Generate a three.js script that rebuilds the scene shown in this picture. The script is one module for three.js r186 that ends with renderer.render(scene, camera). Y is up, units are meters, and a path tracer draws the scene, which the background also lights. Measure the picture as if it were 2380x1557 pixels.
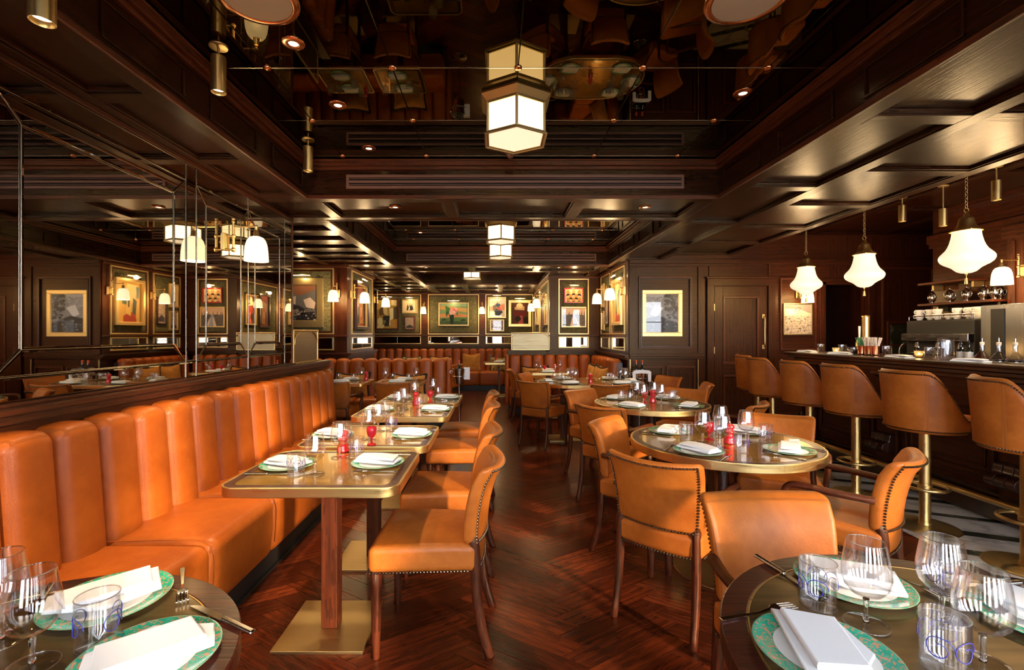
import * as THREE from 'three';
import { mergeGeometries, mergeVertices } from 'three/addons/utils/BufferGeometryUtils.js';

// ---------------------------------------------------------------- camera, sky, sun, exposure
const scene = new THREE.Scene();
const camera = new THREE.PerspectiveCamera(71.06, 2380 / 1557, 0.05, 60);
camera.position.set(0, 1.38, 0);
camera.setViewOffset(2380, 1557, 40, 1.5, 2380, 1557);      // lens shifted a little, walls stay upright
camera.updateProjectionMatrix();
const renderer = new THREE.WebGLRenderer({ antialias: true });
renderer.toneMapping = THREE.LinearToneMapping;
renderer.toneMappingExposure = 1.0;
renderer.shadowMap.enabled = true;
scene.background = new THREE.Color().setRGB(0.94, 0.96, 1.0);   // bright hazy sky, seen only through the street windows
scene.backgroundIntensity = 19;
const sun = new THREE.DirectionalLight(new THREE.Color().setRGB(1, 0.74, 0.46), 11);
sun.position.set(0.75 * 8, 0.31 * 8, 8);                        // low, behind the camera and to the right
sun.target.position.set(0, 0, 0);
sun.castShadow = true; sun.shadow.radius = 5; sun.shadow.mapSize.set(2048, 2048);
Object.assign(sun.shadow.camera, { left: -9, right: 9, top: 6, bottom: -6, near: 0.5, far: 40 });
scene.add(sun, sun.target);

// ---------------------------------------------------------------- helpers
let seed = 7;
const rnd = () => { seed = (seed * 1664525 + 1013904223) >>> 0; return seed / 4294967296; };
const V = (x, y, z) => new THREE.Vector3(x, y, z);
const PI = Math.PI, clamp = THREE.MathUtils.clamp, sstep = THREE.MathUtils.smoothstep;
const lin = (r, g, b) => new THREE.Color().setRGB(r, g, b);
const used = new Map();
function numbered(n) { const k = used.get(n) ?? 0; used.set(n, k + 1); return k ? n + '_' + String(k).padStart(3, '0') : n; }

// tileable value noise
function grid(n, s) { let q = s >>> 0; const a = new Float32Array(n * n); for (let i = 0; i < n * n; i++) { q = (q * 1664525 + 1013904223) >>> 0; a[i] = q / 4294967296; } return a; }
const GR = [grid(64, 3), grid(64, 11), grid(64, 29)];
function noise(x, y, px, py, k = 0) {
  const g = GR[k], xi = Math.floor(x), yi = Math.floor(y), fx = x - xi, fy = y - yi, m = (a, p) => ((a % p) + p) % p;
  const at = (a, b) => g[(m(b, py) % 64) * 64 + (m(a, px) % 64)];
  const sx = fx * fx * (3 - 2 * fx), sy = fy * fy * (3 - 2 * fy);
  return (at(xi, yi) * (1 - sx) + at(xi + 1, yi) * sx) * (1 - sy) + (at(xi, yi + 1) * (1 - sx) + at(xi + 1, yi + 1) * sx) * sy;
}
const fbm = (u, v, a, b, o = 4, k = 0) => { let s = 0, w = 0.5, t = 0; for (let i = 0; i < o; i++) { s += w * noise(u * a, v * b, a, b, (k + i) % 3); t += w; w *= 0.5; a *= 2; b *= 2; } return s / t; };
function tex(w, h, fn, metres, srgb = true) {
  const d = new Uint8Array(w * h * 4);
  for (let j = 0; j < h; j++) for (let i = 0; i < w; i++) {
    const c = fn(i / w, j / h), o = (j * w + i) * 4;
    d[o] = clamp(c[0], 0, 255); d[o + 1] = clamp(c[1], 0, 255); d[o + 2] = clamp(c[2], 0, 255); d[o + 3] = 255;
  }
  const t = new THREE.DataTexture(d, w, h); t.wrapS = t.wrapT = THREE.RepeatWrapping; t.magFilter = THREE.LinearFilter; t.minFilter = THREE.LinearMipmapLinearFilter;
  t.generateMipmaps = true; if (srgb) t.colorSpace = THREE.SRGBColorSpace;
  if (metres) t.repeat.set(1 / metres[0], 1 / metres[1]);
  t.needsUpdate = true; return t;
}
const mix3 = (a, b, t) => [a[0] + (b[0] - a[0]) * t, a[1] + (b[1] - a[1]) * t, a[2] + (b[2] - a[2]) * t];
const woodFn = (a, b, pore) => (u, v) => {
  const wob = fbm(u, v, 3, 4, 3) * 0.10;
  const ring = 0.5 + 0.5 * Math.sin((v + wob) * PI * 2 * 9 + 5 * fbm(u, v, 2, 6, 2, 1));
  const fine = fbm(u, v, 6, 60, 2, 2), p = noise(u * 24, v * 62, 24, 62, 1);
  let t = 0.25 + 0.3 * ring + 0.45 * fine; t = clamp(t, 0, 1) * (p > 0.72 ? pore : 1);
  return mix3(a, b, t);
};
const woodTex = tex(512, 512, woodFn([30, 11, 6], [78, 34, 17], 0.5), [1.3, 0.42]);
const stainTex = tex(512, 512, woodFn([17, 6, 3], [54, 22, 10], 0.5), [1.3, 0.42]);
const floorTex = tex(512, 512, woodFn([44, 16, 8], [98, 42, 19], 0.55), [1.1, 0.36]);
const woodBump = tex(512, 512, (u, v) => { const t = 255 * (0.55 * fbm(u, v, 6, 60, 2, 2) + 0.45 * (noise(u * 24, v * 62, 24, 62, 1) > 0.72 ? 0.2 : 0.9)); return [t, t, t]; }, [1.3, 0.42], false);
const hideFn = (a, b) => (u, v) => { const t = fbm(u, v, 5, 5, 5) * 0.75 + 0.25 * fbm(u, v, 30, 30, 2, 1); const s = noise(u * 9 + 3 * v, v * 60, 9, 60, 2) > 0.93 ? 0.1 : 0; return mix3(a, b, clamp((t - 0.25) * 1.7 + s, 0, 1)); };
const hideTex = tex(512, 512, hideFn([152, 78, 20], [186, 105, 37]), [0.7, 0.7]);
const hideBump = tex(256, 256, (u, v) => { const t = 255 * (0.6 * fbm(u, v, 32, 32, 2) + 0.4 * fbm(u, v, 4, 4, 3)); return [t, t, t]; }, [0.16, 0.16], false);
const hideBenchTex = tex(512, 512, hideFn([142, 67, 16], [172, 89, 27]), [0.8, 0.8]);
const clothTex = tex(512, 512, (u, v) => {
  const a = fbm(u, v, 26, 26, 3), b = Math.sin(40 * fbm(u, v, 9, 9, 2, 1)), t = clamp(a * 0.8 + 0.25 * b, 0, 1);
  return mix3([62, 60, 36], [124, 116, 74], t);
}, [0.5, 0.5]);
const brushTex = tex(256, 256, (u, v) => { const t = 110 + 90 * fbm(u, v, 3, 60, 3) + 30 * fbm(u, v, 5, 5, 3, 1); return [0, t, 0]; }, [0.5, 0.25], false);
const patinaTex = tex(512, 512, (u, v) => { const t = clamp(fbm(u, v, 4, 5, 5) * 1.5 - 0.25 + 0.25 * fbm(u, v, 3, 40, 2, 1), 0, 1); return mix3([126, 90, 28], [196, 150, 62], t); }, [0.6, 0.6]);
const bronzeTex = tex(512, 512, (u, v) => { const t = clamp(fbm(u, v, 3, 24, 4) * 1.3 - 0.15, 0, 1); return mix3([92, 76, 48], [146, 122, 78], t); }, [0.7, 0.7]);
const speckTex = tex(512, 512, (u, v) => { const t = fbm(u, v, 60, 14, 3), s = fbm(u, v, 150, 42, 2, 1); return s > 0.58 ? [196, 150, 116] : mix3([22, 150, 118], [70, 190, 160], t); }, [1, 1]);
const whiteStone = tex(512, 512, (u, v) => { const t = Math.pow(1 - Math.abs(fbm(u, v, 3, 5, 5) - 0.5) * 2, 9); return mix3([226, 214, 198], [168, 158, 146], t * 0.8 + 0.2 * fbm(u, v, 8, 8, 3, 1)); }, [0.9, 0.9]);
const greenStone = tex(512, 512, (u, v) => { const t = Math.pow(1 - Math.abs(fbm(u, v, 4, 7, 5) - 0.5) * 2, 8); return mix3([44, 48, 36], [120, 118, 92], t); }, [0.8, 0.8]);
const velvetTex = tex(256, 256, (u, v) => { const t = fbm(u, v, 8, 8, 4); return mix3([150, 96, 36], [196, 136, 60], t); }, [0.4, 0.4]);
const leafTex = tex(256, 256, (u, v) => { const t = Math.sin(26 * fbm(u, v, 4, 4, 2)); return t > 0.35 ? [70, 66, 30] : t < -0.5 ? [170, 120, 50] : [188, 166, 96]; }, [0.3, 0.3]);

const S = (o) => new THREE.MeshStandardMaterial(o), Pm = (o) => new THREE.MeshPhysicalMaterial(o);
const M = {
  wood: Pm({ map: woodTex, bumpMap: woodBump, bumpScale: 0.0006, roughness: 0.36, specularIntensity: 0.7, specularColor: lin(1, 0.78, 0.45), clearcoat: 0.04, clearcoatRoughness: 0.3 }),
  stain: Pm({ map: stainTex, bumpMap: woodBump, bumpScale: 0.0006, roughness: 0.25, specularIntensity: 0.8, specularColor: lin(1, 0.76, 0.40), clearcoat: 0.04, clearcoatRoughness: 0.3 }),
  woodMid: Pm({ map: woodTex, color: lin(1.7, 1.6, 1.5), bumpMap: woodBump, bumpScale: 0.0006, roughness: 0.38, specularIntensity: 0.9, specularColor: lin(1, 0.8, 0.5), clearcoat: 0.05, clearcoatRoughness: 0.3 }),
  woodDeep: Pm({ map: woodTex, color: lin(0.55, 0.5, 0.5), bumpMap: woodBump, bumpScale: 0.0006, roughness: 0.3, clearcoat: 0.5, clearcoatRoughness: 0.12 }),
  gap: S({ color: lin(0.012, 0.007, 0.005), roughness: 0.9 }),
  seam: S({ color: lin(0.11, 0.06, 0.04), roughness: 0.6 }),
  hide: Pm({ map: hideTex, bumpMap: hideBump, bumpScale: 0.0007, roughness: 0.44, specularIntensity: 0.6 }),
  bench: Pm({ map: hideBenchTex, bumpMap: hideBump, bumpScale: 0.0007, roughness: 0.42, specularIntensity: 0.6 }),
  brass: S({ color: lin(0.78, 0.55, 0.22), metalness: 1, roughness: 0.5, roughnessMap: brushTex }),
  brassDull: S({ color: lin(0.52, 0.38, 0.17), metalness: 1, roughness: 0.62, roughnessMap: brushTex }),
  brassSheet: S({ color: lin(0.26, 0.20, 0.11), metalness: 1, roughness: 0.55, roughnessMap: brushTex }),
  gilt: S({ color: lin(0.80, 0.58, 0.24), metalness: 0.85, roughness: 0.36 }),
  nail: S({ color: lin(0.17, 0.12, 0.075), metalness: 1, roughness: 0.3 }),
  chrome: S({ color: lin(0.75, 0.73, 0.7), metalness: 1, roughness: 0.12 }),
  steel: S({ color: lin(0.32, 0.32, 0.33), metalness: 1, roughness: 0.35, roughnessMap: brushTex }),
  copper: S({ color: lin(0.86, 0.42, 0.22), metalness: 1, roughness: 0.16 }),
  inlay: Pm({ map: patinaTex, metalness: 0.6, roughness: 0.22, clearcoat: 0.7, clearcoatRoughness: 0.04 }),
  bronze: Pm({ map: bronzeTex, metalness: 0.85, roughness: 0.3, clearcoat: 0.5, clearcoatRoughness: 0.08 }),
  rim: Pm({ map: woodTex, color: lin(1.0, 0.6, 0.55), bumpMap: woodBump, bumpScale: 0.0008, roughness: 0.34, clearcoat: 0.25, clearcoatRoughness: 0.12 }),
  mirror: S({ color: lin(0.62, 0.58, 0.52), metalness: 1, roughness: 0.015 }),
  blackMirror: S({ color: lin(0.11, 0.075, 0.026), metalness: 1, roughness: 0.015 }),
  cloth: S({ map: clothTex, roughness: 0.95 }),
  glass: Pm({ color: lin(0.98, 0.98, 0.985), transmission: 1, thickness: 0, roughness: 0.005, ior: 1.9 }),
  crystal: Pm({ color: lin(0.99, 0.99, 0.99), transmission: 1, thickness: 0.004, roughness: 0, ior: 1.5 }),
  pane: Pm({ color: lin(0.95, 0.97, 1), transmission: 1, thickness: 0, roughness: 0, ior: 1.5 }),
  amberGlass: Pm({ color: lin(0.9, 0.8, 0.6), transmission: 1, thickness: 0, roughness: 0.15, ior: 1.5 }),
  redGlass: Pm({ color: lin(0.75, 0.03, 0.05), transmission: 0.35, thickness: 0, roughness: 0.12 }),
  red: Pm({ color: lin(0.52, 0.012, 0.018), roughness: 0.22, clearcoat: 0.7, clearcoatRoughness: 0.08 }),
  white: S({ color: lin(0.84, 0.84, 0.86), roughness: 0.85 }),
  china: Pm({ color: lin(0.86, 0.85, 0.82), roughness: 0.18, clearcoat: 0.6, clearcoatRoughness: 0.05 }),
  speck: Pm({ map: speckTex, roughness: 0.22, clearcoat: 0.5, clearcoatRoughness: 0.06 }),
  scroll: S({ color: lin(0.03, 0.03, 0.32), roughness: 0.3 }),
  whiteStone: Pm({ map: whiteStone, roughness: 0.16, clearcoat: 0.4, clearcoatRoughness: 0.05 }),
  greenStone: Pm({ map: greenStone, roughness: 0.16, clearcoat: 0.4, clearcoatRoughness: 0.05 }),
  velvet: Pm({ map: velvetTex, roughness: 0.95, sheen: 0.5, sheenRoughness: 0.4, sheenColor: lin(0.9, 0.6, 0.25) }),
  leafy: S({ map: leafTex, roughness: 0.95 }),
  fringe: S({ color: lin(0.02, 0.015, 0.012), roughness: 1 }),
  black: S({ color: lin(0.010, 0.009, 0.008), roughness: 0.5 }),
  plaster: S({ color: lin(0.35, 0.30, 0.24), roughness: 0.95 }),
  curtain: Pm({ color: lin(0.8, 0.78, 0.74), transmission: 0.35, thickness: 0, roughness: 1 }),
  wax: S({ color: lin(0.85, 0.75, 0.55), roughness: 0.6 }),
  opal: S({ color: lin(0.85, 0.8, 0.68), roughness: 0.25, emissive: lin(1, 0.82, 0.50), emissiveIntensity: 1.5 }),
  opalBig: S({ color: lin(0.8, 0.76, 0.66), roughness: 0.3, emissive: lin(1, 0.83, 0.55), emissiveIntensity: 0.95 }),
  opalPane: S({ color: lin(0.8, 0.74, 0.6), roughness: 0.35, emissive: lin(1, 0.78, 0.42), emissiveIntensity: 4 }),
  lamp: S({ color: lin(0.9, 0.85, 0.7), emissive: lin(1, 0.80, 0.48), emissiveIntensity: 9 }),
  flame: S({ color: lin(1, 0.8, 0.4), emissive: lin(1, 0.55, 0.18), emissiveIntensity: 6 }),
  spirit: S({ color: lin(0.02, 0.01, 0.012), roughness: 0.1 }), spiritRed: S({ color: lin(0.10, 0.008, 0.01), roughness: 0.1 }),
  bottle: Pm({ color: lin(0.01, 0.014, 0.008), roughness: 0.08, clearcoat: 1 }), label: S({ color: lin(0.62, 0.58, 0.5), roughness: 0.8 }),
  greenPaper: S({ color: lin(0.12, 0.35, 0.16), roughness: 0.8 }), straw: S({ color: lin(0.8, 0.74, 0.66), roughness: 0.8 }),
  bead: S({ color: lin(0.55, 0.5, 0.42), metalness: 1, roughness: 0.25 }),
  grille: S({ color: lin(0.42, 0.32, 0.22), roughness: 0.9 }), foil: S({ color: lin(0.55, 0.10, 0.03), metalness: 0.5, roughness: 0.4 }),
  twig: S({ color: lin(0.05, 0.04, 0.035), roughness: 1 }), vent: S({ color: lin(0.15, 0.065, 0.04), roughness: 0.5 }),
};
const floorMats = [[1, 0.95, 0.95], [1.35, 1.22, 1.08], [0.74, 0.68, 0.68], [1.2, 1.0, 0.9], [1.75, 1.62, 1.38]].map((c) => Pm({ map: floorTex, color: lin(...c), bumpMap: woodBump, bumpScale: 0.0006, roughness: 0.27, specularIntensity: 0.85, specularColor: lin(1, 0.8, 0.55), clearcoat: 0.12, clearcoatRoughness: 0.12 }));

// geometry: rounded box, with optional bending; uv come in metres
function rb(w, h, d, r = 0.004, n = 1, mid = [1, 1, 1]) {
  const hf = [w / 2, h / 2, d / 2]; r = Math.min(r, hf[0], hf[1], hf[2]);
  const ax = hf.map((a, i) => {
    const o = []; for (let k = n; k > 0; k--) o.push(-(a - r) - r * Math.tan(k / n * PI / 4));
    for (let k = 0; k <= mid[i]; k++) o.push(-(a - r) + 2 * (a - r) * k / mid[i]);
    for (let k = 1; k <= n; k++) o.push(a - r + r * Math.tan(k / n * PI / 4)); return o;
  });
  const pos = [], nor = [], idx = [];
  for (let f = 0; f < 3; f++) for (const s of [-1, 1]) {
    const u = (f + 1) % 3, v = (f + 2) % 3, U = ax[u], W = ax[v], b0 = pos.length / 3;
    for (const b of W) for (const a of U) {
      const p = [0, 0, 0]; p[f] = s * hf[f]; p[u] = a; p[v] = b;
      const q = p.map((c, i) => clamp(c, -(hf[i] - r), hf[i] - r)); const e = p.map((c, i) => c - q[i]); const l = Math.hypot(...e) || 1;
      if (r > 0) { pos.push(...q.map((c, i) => c + e[i] / l * r)); nor.push(...e.map((c) => c / l)); } else { pos.push(...p); const nn = [0, 0, 0]; nn[f] = s; nor.push(...nn); }
    }
    for (let j = 0; j < W.length - 1; j++) for (let i = 0; i < U.length - 1; i++) {
      const a = b0 + j * U.length + i, b = a + 1, c = a + U.length, e = c + 1;
      s > 0 ? idx.push(a, b, e, a, e, c) : idx.push(a, e, b, a, c, e);
    }
  }
  const g = new THREE.BufferGeometry(); g.setAttribute('position', new THREE.Float32BufferAttribute(pos, 3)); g.setAttribute('normal', new THREE.Float32BufferAttribute(nor, 3)); g.setIndex(idx); return g;
}
function bend(g, fn) {
  g.deleteAttribute('normal'); if (g.attributes.uv) g.deleteAttribute('uv');
  const m = mergeVertices(g, 1e-5), p = m.attributes.position, v = V();
  for (let i = 0; i < p.count; i++) { v.fromBufferAttribute(p, i); fn(v); p.setXYZ(i, v.x, v.y, v.z); }
  m.computeVertexNormals(); return m;
}
const bx = (w, h, d, x = 0, y = 0, z = 0, r = 0.003) => rb(w, h, d, r).translate(x, y, z);
const bare = (w, h, d, x = 0, y = 0, z = 0) => new THREE.BoxGeometry(w, h, d).translate(x, y, z);
const span = (x0, x1, y0, y1, z0, z1, r = 0.003) => bx(x1 - x0, y1 - y0, z1 - z0, (x0 + x1) / 2, (y0 + y1) / 2, (z0 + z1) / 2, r);
const cyl = (r0, r1, h, seg = 20) => new THREE.CylinderGeometry(r1, r0, h, seg).translate(0, h / 2, 0);
const lathe = (pts, seg = 28) => new THREE.LatheGeometry(pts.map(([r, y]) => new THREE.Vector2(Math.max(r, 1e-5), y)), seg);
const tube = (pts, r, n = 16, k = 6, closed = false) => new THREE.TubeGeometry(new THREE.CatmullRomCurve3(pts.map((p) => V(...p)), closed), n, r, k, closed);
const ball = (r, x = 0, y = 0, z = 0, s = 10) => new THREE.SphereGeometry(r, s, Math.max(4, s - 2)).translate(x, y, z);
// bar of rounded rectangular section along a path; size(t) scales it
function sweep(pts, w, h, n = 14, side = [1, 0, 0], size = () => 1) {
  const c = new THREE.CatmullRomCurve3(pts.map((p) => V(...p))), P = [], I = [], sec = [];
  for (let k = 0; k < 8; k++) { const a = (k + 0.5) / 8 * 2 * PI, q = 1 / Math.max(Math.abs(Math.cos(a)), Math.abs(Math.sin(a))) * 0.92; sec.push([Math.cos(a) * q, Math.sin(a) * q]); }
  for (let i = 0; i <= n; i++) {
    const t = i / n, o = c.getPoint(t), tg = c.getTangent(t), sd = V(...side); sd.addScaledVector(tg, -sd.dot(tg)).normalize(); const up = V().crossVectors(tg, sd), z = size(t);
    for (const [a, b] of sec) { const v = o.clone().addScaledVector(sd, a * w / 2 * z).addScaledVector(up, b * h / 2 * z); P.push(v.x, v.y, v.z); }
  }
  for (let i = 0; i < n; i++) for (let k = 0; k < 8; k++) { const a = i * 8 + k, b = i * 8 + (k + 1) % 8; I.push(a, b, a + 8, b, b + 8, a + 8); }
  for (const e of [0, n]) for (let k = 1; k < 7; k++) e ? I.push(e * 8, e * 8 + k, e * 8 + k + 1) : I.push(0, k + 1, k);
  const g = new THREE.BufferGeometry(); g.setAttribute('position', new THREE.Float32BufferAttribute(P, 3)); g.setIndex(I); g.computeVertexNormals(); return g;
}
function plate(shape, depth, bevel = 0.002, seg = 24) { return new THREE.ExtrudeGeometry(shape, { depth: depth - 2 * bevel, bevelEnabled: bevel > 0, bevelSize: bevel, bevelThickness: bevel, bevelSegments: 2, curveSegments: seg, bevelOffset: -bevel }).translate(0, 0, bevel); }
const flat = (g) => g.rotateX(-PI / 2);          // extruded shapes laid level, thickness up
function rrect(w, h, r, C = THREE.Shape) { const s = new C(), x = w / 2, y = h / 2; s.moveTo(-x + r, -y); s.lineTo(x - r, -y); s.absarc(x - r, -y + r, r, -PI / 2, 0); s.lineTo(x, y - r); s.absarc(x - r, y - r, r, 0, PI / 2); s.lineTo(-x + r, y); s.absarc(-x + r, y - r, r, PI / 2, PI); s.lineTo(-x, -y + r); s.absarc(-x + r, -y + r, r, PI, 1.5 * PI); return s; }
function ring(w, h, r, t) { const s = rrect(w, h, r); s.holes.push(rrect(w - 2 * t, h - 2 * t, Math.max(r - t, 0.004), THREE.Path)); return s; }
const poly = (pts) => new THREE.Shape(pts.map(([a, b]) => new THREE.Vector2(a, b)));

function uvBox(g) {
  g.computeBoundingBox(); const b = g.boundingBox, sz = [b.max.x - b.min.x, b.max.y - b.min.y, b.max.z - b.min.z];
  const long = sz.indexOf(Math.max(...sz)), p = g.attributes.position, n = g.attributes.normal, uv = new Float32Array(p.count * 2), o = rnd() * 7, o2 = rnd() * 7;
  for (let i = 0; i < p.count; i++) {
    const q = [p.getX(i), p.getY(i), p.getZ(i)], a = [Math.abs(n.getX(i)), Math.abs(n.getY(i)), Math.abs(n.getZ(i))], k = a.indexOf(Math.max(...a));
    let u = (k + 1) % 3, v = (k + 2) % 3; if (v === long) [u, v] = [v, u];
    uv[2 * i] = q[u] + o; uv[2 * i + 1] = q[v] + o2 + (k === long ? 0 : q[k] * 0.37);
  }
  g.setAttribute('uv', new THREE.BufferAttribute(uv, 2));
}
function joined(list) {
  const L = (Array.isArray(list) ? list : [list]).map((g) => {
    if (!g.index) g.setIndex([...Array(g.attributes.position.count).keys()]);
    if (!g.userData.uv) uvBox(g);
    for (const k of Object.keys(g.attributes)) if (!['position', 'normal', 'uv'].includes(k)) g.deleteAttribute(k); return g;
  });
  return L.length > 1 ? mergeGeometries(L) : L[0];
}
function obj(name, geos, m, parent) {
  const o = new THREE.Mesh(joined(geos), m); o.name = parent ? name : numbered(name); o.castShadow = o.receiveShadow = true; (parent ?? scene).add(o); return o;
}
function tag(o, label, category, group, kind) { o.userData = { label, category }; if (group) o.userData.group = group; if (kind) o.userData.kind = kind; return o; }
function thing(name, label, category, x = 0, y = 0, d = 0, turn = 0, group) {
  const o = new THREE.Group(); o.name = numbered(name); o.position.set(x, y, -d); o.rotation.y = turn; scene.add(o); return tag(o, label, category, group);
}
const proto = () => new THREE.Group();
function place(p, name, label, category, x, y, d, turn = 0, group) {
  const o = p.clone(); o.name = numbered(name); o.position.set(x, y, -d); o.rotation.y = turn; scene.add(o); return tag(o, label, category, group);
}
function struct(name) { const o = new THREE.Group(); o.name = numbered(name); o.userData = { kind: 'structure' }; scene.add(o); return o; }
const faceTurn = (fx, fd) => Math.atan2(fx, -fd);           // turn so that local +z looks along (x, depth)
const stuffKind = (o) => { o.userData = { kind: 'stuff' }; return o; };
const WARM = lin(1, 0.66, 0.32);
function glow(parent, x, y, z, cd, radius = 2, color = WARM) { const l = new THREE.PointLight(color, cd, 0, 2); l.position.set(x, y, z); l.castShadow = true; l.shadow.radius = radius; l.name = 'bulb_light'; parent.add(l); return l; }

// ---------------------------------------------------------------- floor
const FL = struct('floor');
obj('subfloor', span(-3.7, 6.7, -0.2, -0.003, -12.4, 1.2, 0), M.seam, FL);
function prism(pts, y0, y1, dir, off) {                     // convex outline in (x, depth), uv along dir
  const P = [], N = [], T = [], I = [], n = pts.length, uv = (x, d) => { T.push(x * dir[0] + d * dir[1] + off[0], -x * dir[1] + d * dir[0] + off[1]); };
  for (const [x, d] of pts) { P.push(x, y1, -d); N.push(0, 1, 0); uv(x, d); }
  for (let k = 1; k < n - 1; k++) I.push(0, k, k + 1);
  for (let k = 0; k < n; k++) {
    const a = pts[k], b = pts[(k + 1) % n], e = [b[1] - a[1], b[0] - a[0]], l = Math.hypot(...e) || 1, o = P.length / 3;
    for (const [p, y] of [[a, y1], [b, y1], [b, y0], [a, y0]]) { P.push(p[0], y, -p[1]); N.push(e[0] / l, 0, e[1] / l); uv(p[0], p[1]); }
    I.push(o, o + 3, o + 2, o, o + 2, o + 1);
  }
  const g = new THREE.BufferGeometry(); g.setAttribute('position', new THREE.Float32BufferAttribute(P, 3)); g.setAttribute('normal', new THREE.Float32BufferAttribute(N, 3)); g.setAttribute('uv', new THREE.Float32BufferAttribute(T, 2)); g.setIndex(I); g.userData.uv = true; return g;
}
{
  const L = 0.566, w = 0.131, ux = Math.cos(0.558), ud = Math.sin(0.558), A = [ux, ud], B = [-ux, ud], g = 0.0018;
  const at = (p, q) => [p * A[0] + q * B[0], p * A[1] + q * B[1]];
  const quad = (p0, p1, q0, q1) => [at(p0 + g, q0 + g), at(p1 - g, q0 + g), at(p1 - g, q1 - g), at(p0 + g, q1 - g)];
  const shapes = { H: quad(0, L, 0, w), V: quad(-w, 0, 0, L) }, geo = { H: [], V: [] };
  for (const k of ['H', 'V']) for (let v = 0; v < 4; v++) geo[k].push(prism(shapes[k], -0.012, 0, k === 'H' ? A : B, [rnd() * 5, rnd() * 5]));
  const R = { x0: -2.6, x1: 2.865, d0: 0.2, d1: 12 }, all = [];
  for (let b = -6; b <= 6; b++) for (let k = -14; k < 120; k++) for (const kind of ['H', 'V']) {
    const o = at(k * w + b * L, k * w - b * L), x = o[0] + 0.40, d = o[1], pts = shapes[kind].map((p) => [p[0] + x, p[1] + d]);
    const xs = pts.map((p) => p[0]), ds = pts.map((p) => p[1]);
    if (Math.max(...xs) < R.x0 || Math.min(...xs) > R.x1 || Math.max(...ds) < R.d0 || Math.min(...ds) > R.d1) continue;
    const cd = (Math.min(...ds) + Math.max(...ds)) / 2, cx = (Math.min(...xs) + Math.max(...xs)) / 2;
    const whole = Math.max(...xs) <= R.x1, hid = cx < -1.2 || cd < 1.45 || Math.abs(cx / cd) > 1.1 || cx > 1.9;
    all.push({ kind, x, d, pts, whole, rank: cd + (hid ? 30 : 0) + Math.abs(cx - 0.4) * 0.4 });
  }
  all.sort((a, b) => a.rank - b.rank);
  const rest = floorMats.map(() => []); let made = 0;
  for (const p of all) {
    const m = Math.min(floorMats.length - 1, Math.floor(Math.pow(rnd(), 1.25) * floorMats.length)), v = Math.floor(rnd() * 4);
    if (p.whole && made < 298) { const o = new THREE.Mesh(geo[p.kind][v], floorMats[m]); o.name = 'plank'; o.position.set(p.x, 0, -p.d); o.receiveShadow = o.castShadow = true; FL.add(o); made++; continue; }
    let pts = p.pts; if (!p.whole) { const q = []; for (let i = 0; i < pts.length; i++) { const a = pts[i], b = pts[(i + 1) % pts.length]; if (a[0] <= R.x1) q.push(a); if ((a[0] - R.x1) * (b[0] - R.x1) < 0) { const t = (R.x1 - a[0]) / (b[0] - a[0]); q.push([R.x1, a[1] + t * (b[1] - a[1])]); } } pts = q; }
    if (pts.length > 2) rest[m].push(prism(pts, -0.012, 0, p.kind === 'H' ? A : B, [rnd() * 5, rnd() * 5]));
  }
  rest.forEach((l, i) => { if (l.length) stuffKind(obj('planks', l, floorMats[i], FL)); });
  // marble apron along the bar: slanting white and green bands
  for (let k = 0, d = 0.3; d < 7; k++) {
    const wd = k % 2 ? 0.08 + 0.03 * rnd() : 0.27 + 0.05 * rnd(), s = 0.39, x0 = 2.87, x1 = 3.74;
    obj('marble_band', prism([[x0, d + 0.001], [x1, d - s], [x1, d + wd - s - 0.001], [x0, d + wd]], -0.012, 0, [0.9, -0.4], [rnd() * 3, rnd() * 3]), k % 2 ? M.greenStone : M.whiteStone, FL); d += wd;
  }
}

// ---------------------------------------------------------------- ceiling: wooden soffits around dark glass coffers
const HS = 2.45, HM = 2.75, CE = struct('ceiling');
obj('roof_slab', span(-3.7, 6.7, 2.95, 3.1, -12.4, 1.3, 0), M.gap, CE);
function frameBars(x0, x1, d0, d1, y, w, t, m = M.wood) {    // level frame of four bars under a soffit
  return [span(x0, x1, y, y + t, -d1, -d1 + w), span(x0, x1, y, y + t, -d0 - w, -d0), span(x0, x0 + w, y, y + t, -d1 + w, -d0 - w), span(x1 - w, x1, y, y + t, -d1 + w, -d0 - w)];
}
function soffit(x0, x1, d0, d1, h, nx, nd, m = M.stain, top = 2.78) {
  obj('soffit_board', span(x0, x1, h + 0.03, top, -d1, -d0, 0), m, CE);
  const w = Math.min(0.1, (x1 - x0) * 0.2, (d1 - d0) * 0.2), pw = (x1 - x0) / nx, pd = (d1 - d0) / nd;
  for (const b of frameBars(x0, x1, d0, d1, h, w, 0.03)) obj('rail', b, m, CE);
  for (let i = 1; i < nx; i++) obj('rail', span(x0 + i * pw - w / 2, x0 + i * pw + w / 2, h, h + 0.03, -d1 + w, -d0 - w), m, CE);
  for (let j = 1; j < nd; j++) for (let i = 0; i < nx; i++) obj('rail', span(x0 + i * pw + (i ? w / 2 : w), x0 + (i + 1) * pw - (i < nx - 1 ? w / 2 : w), h, h + 0.03, -(d0 + j * pd + w / 2), -(d0 + j * pd - w / 2)), m, CE);
  for (let i = 0; i < nx; i++) for (let j = 0; j < nd; j++) {
    const a = x0 + i * pw + (i ? w / 2 : w), b = x0 + (i + 1) * pw - (i < nx - 1 ? w / 2 : w), c = d0 + j * pd + (j ? w / 2 : w), e = d0 + (j + 1) * pd - (j < nd - 1 ? w / 2 : w);
    obj('panel_bead', frameBars(a, b, c, e, h + 0.008, 0.014, 0.022), m, CE);
  }
}
soffit(-1.90, -1.484, -1.0, 3.70, HS, 1, 6);
soffit(1.766, 2.44, -1.0, 6.8, HS, 1, 7);
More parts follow.
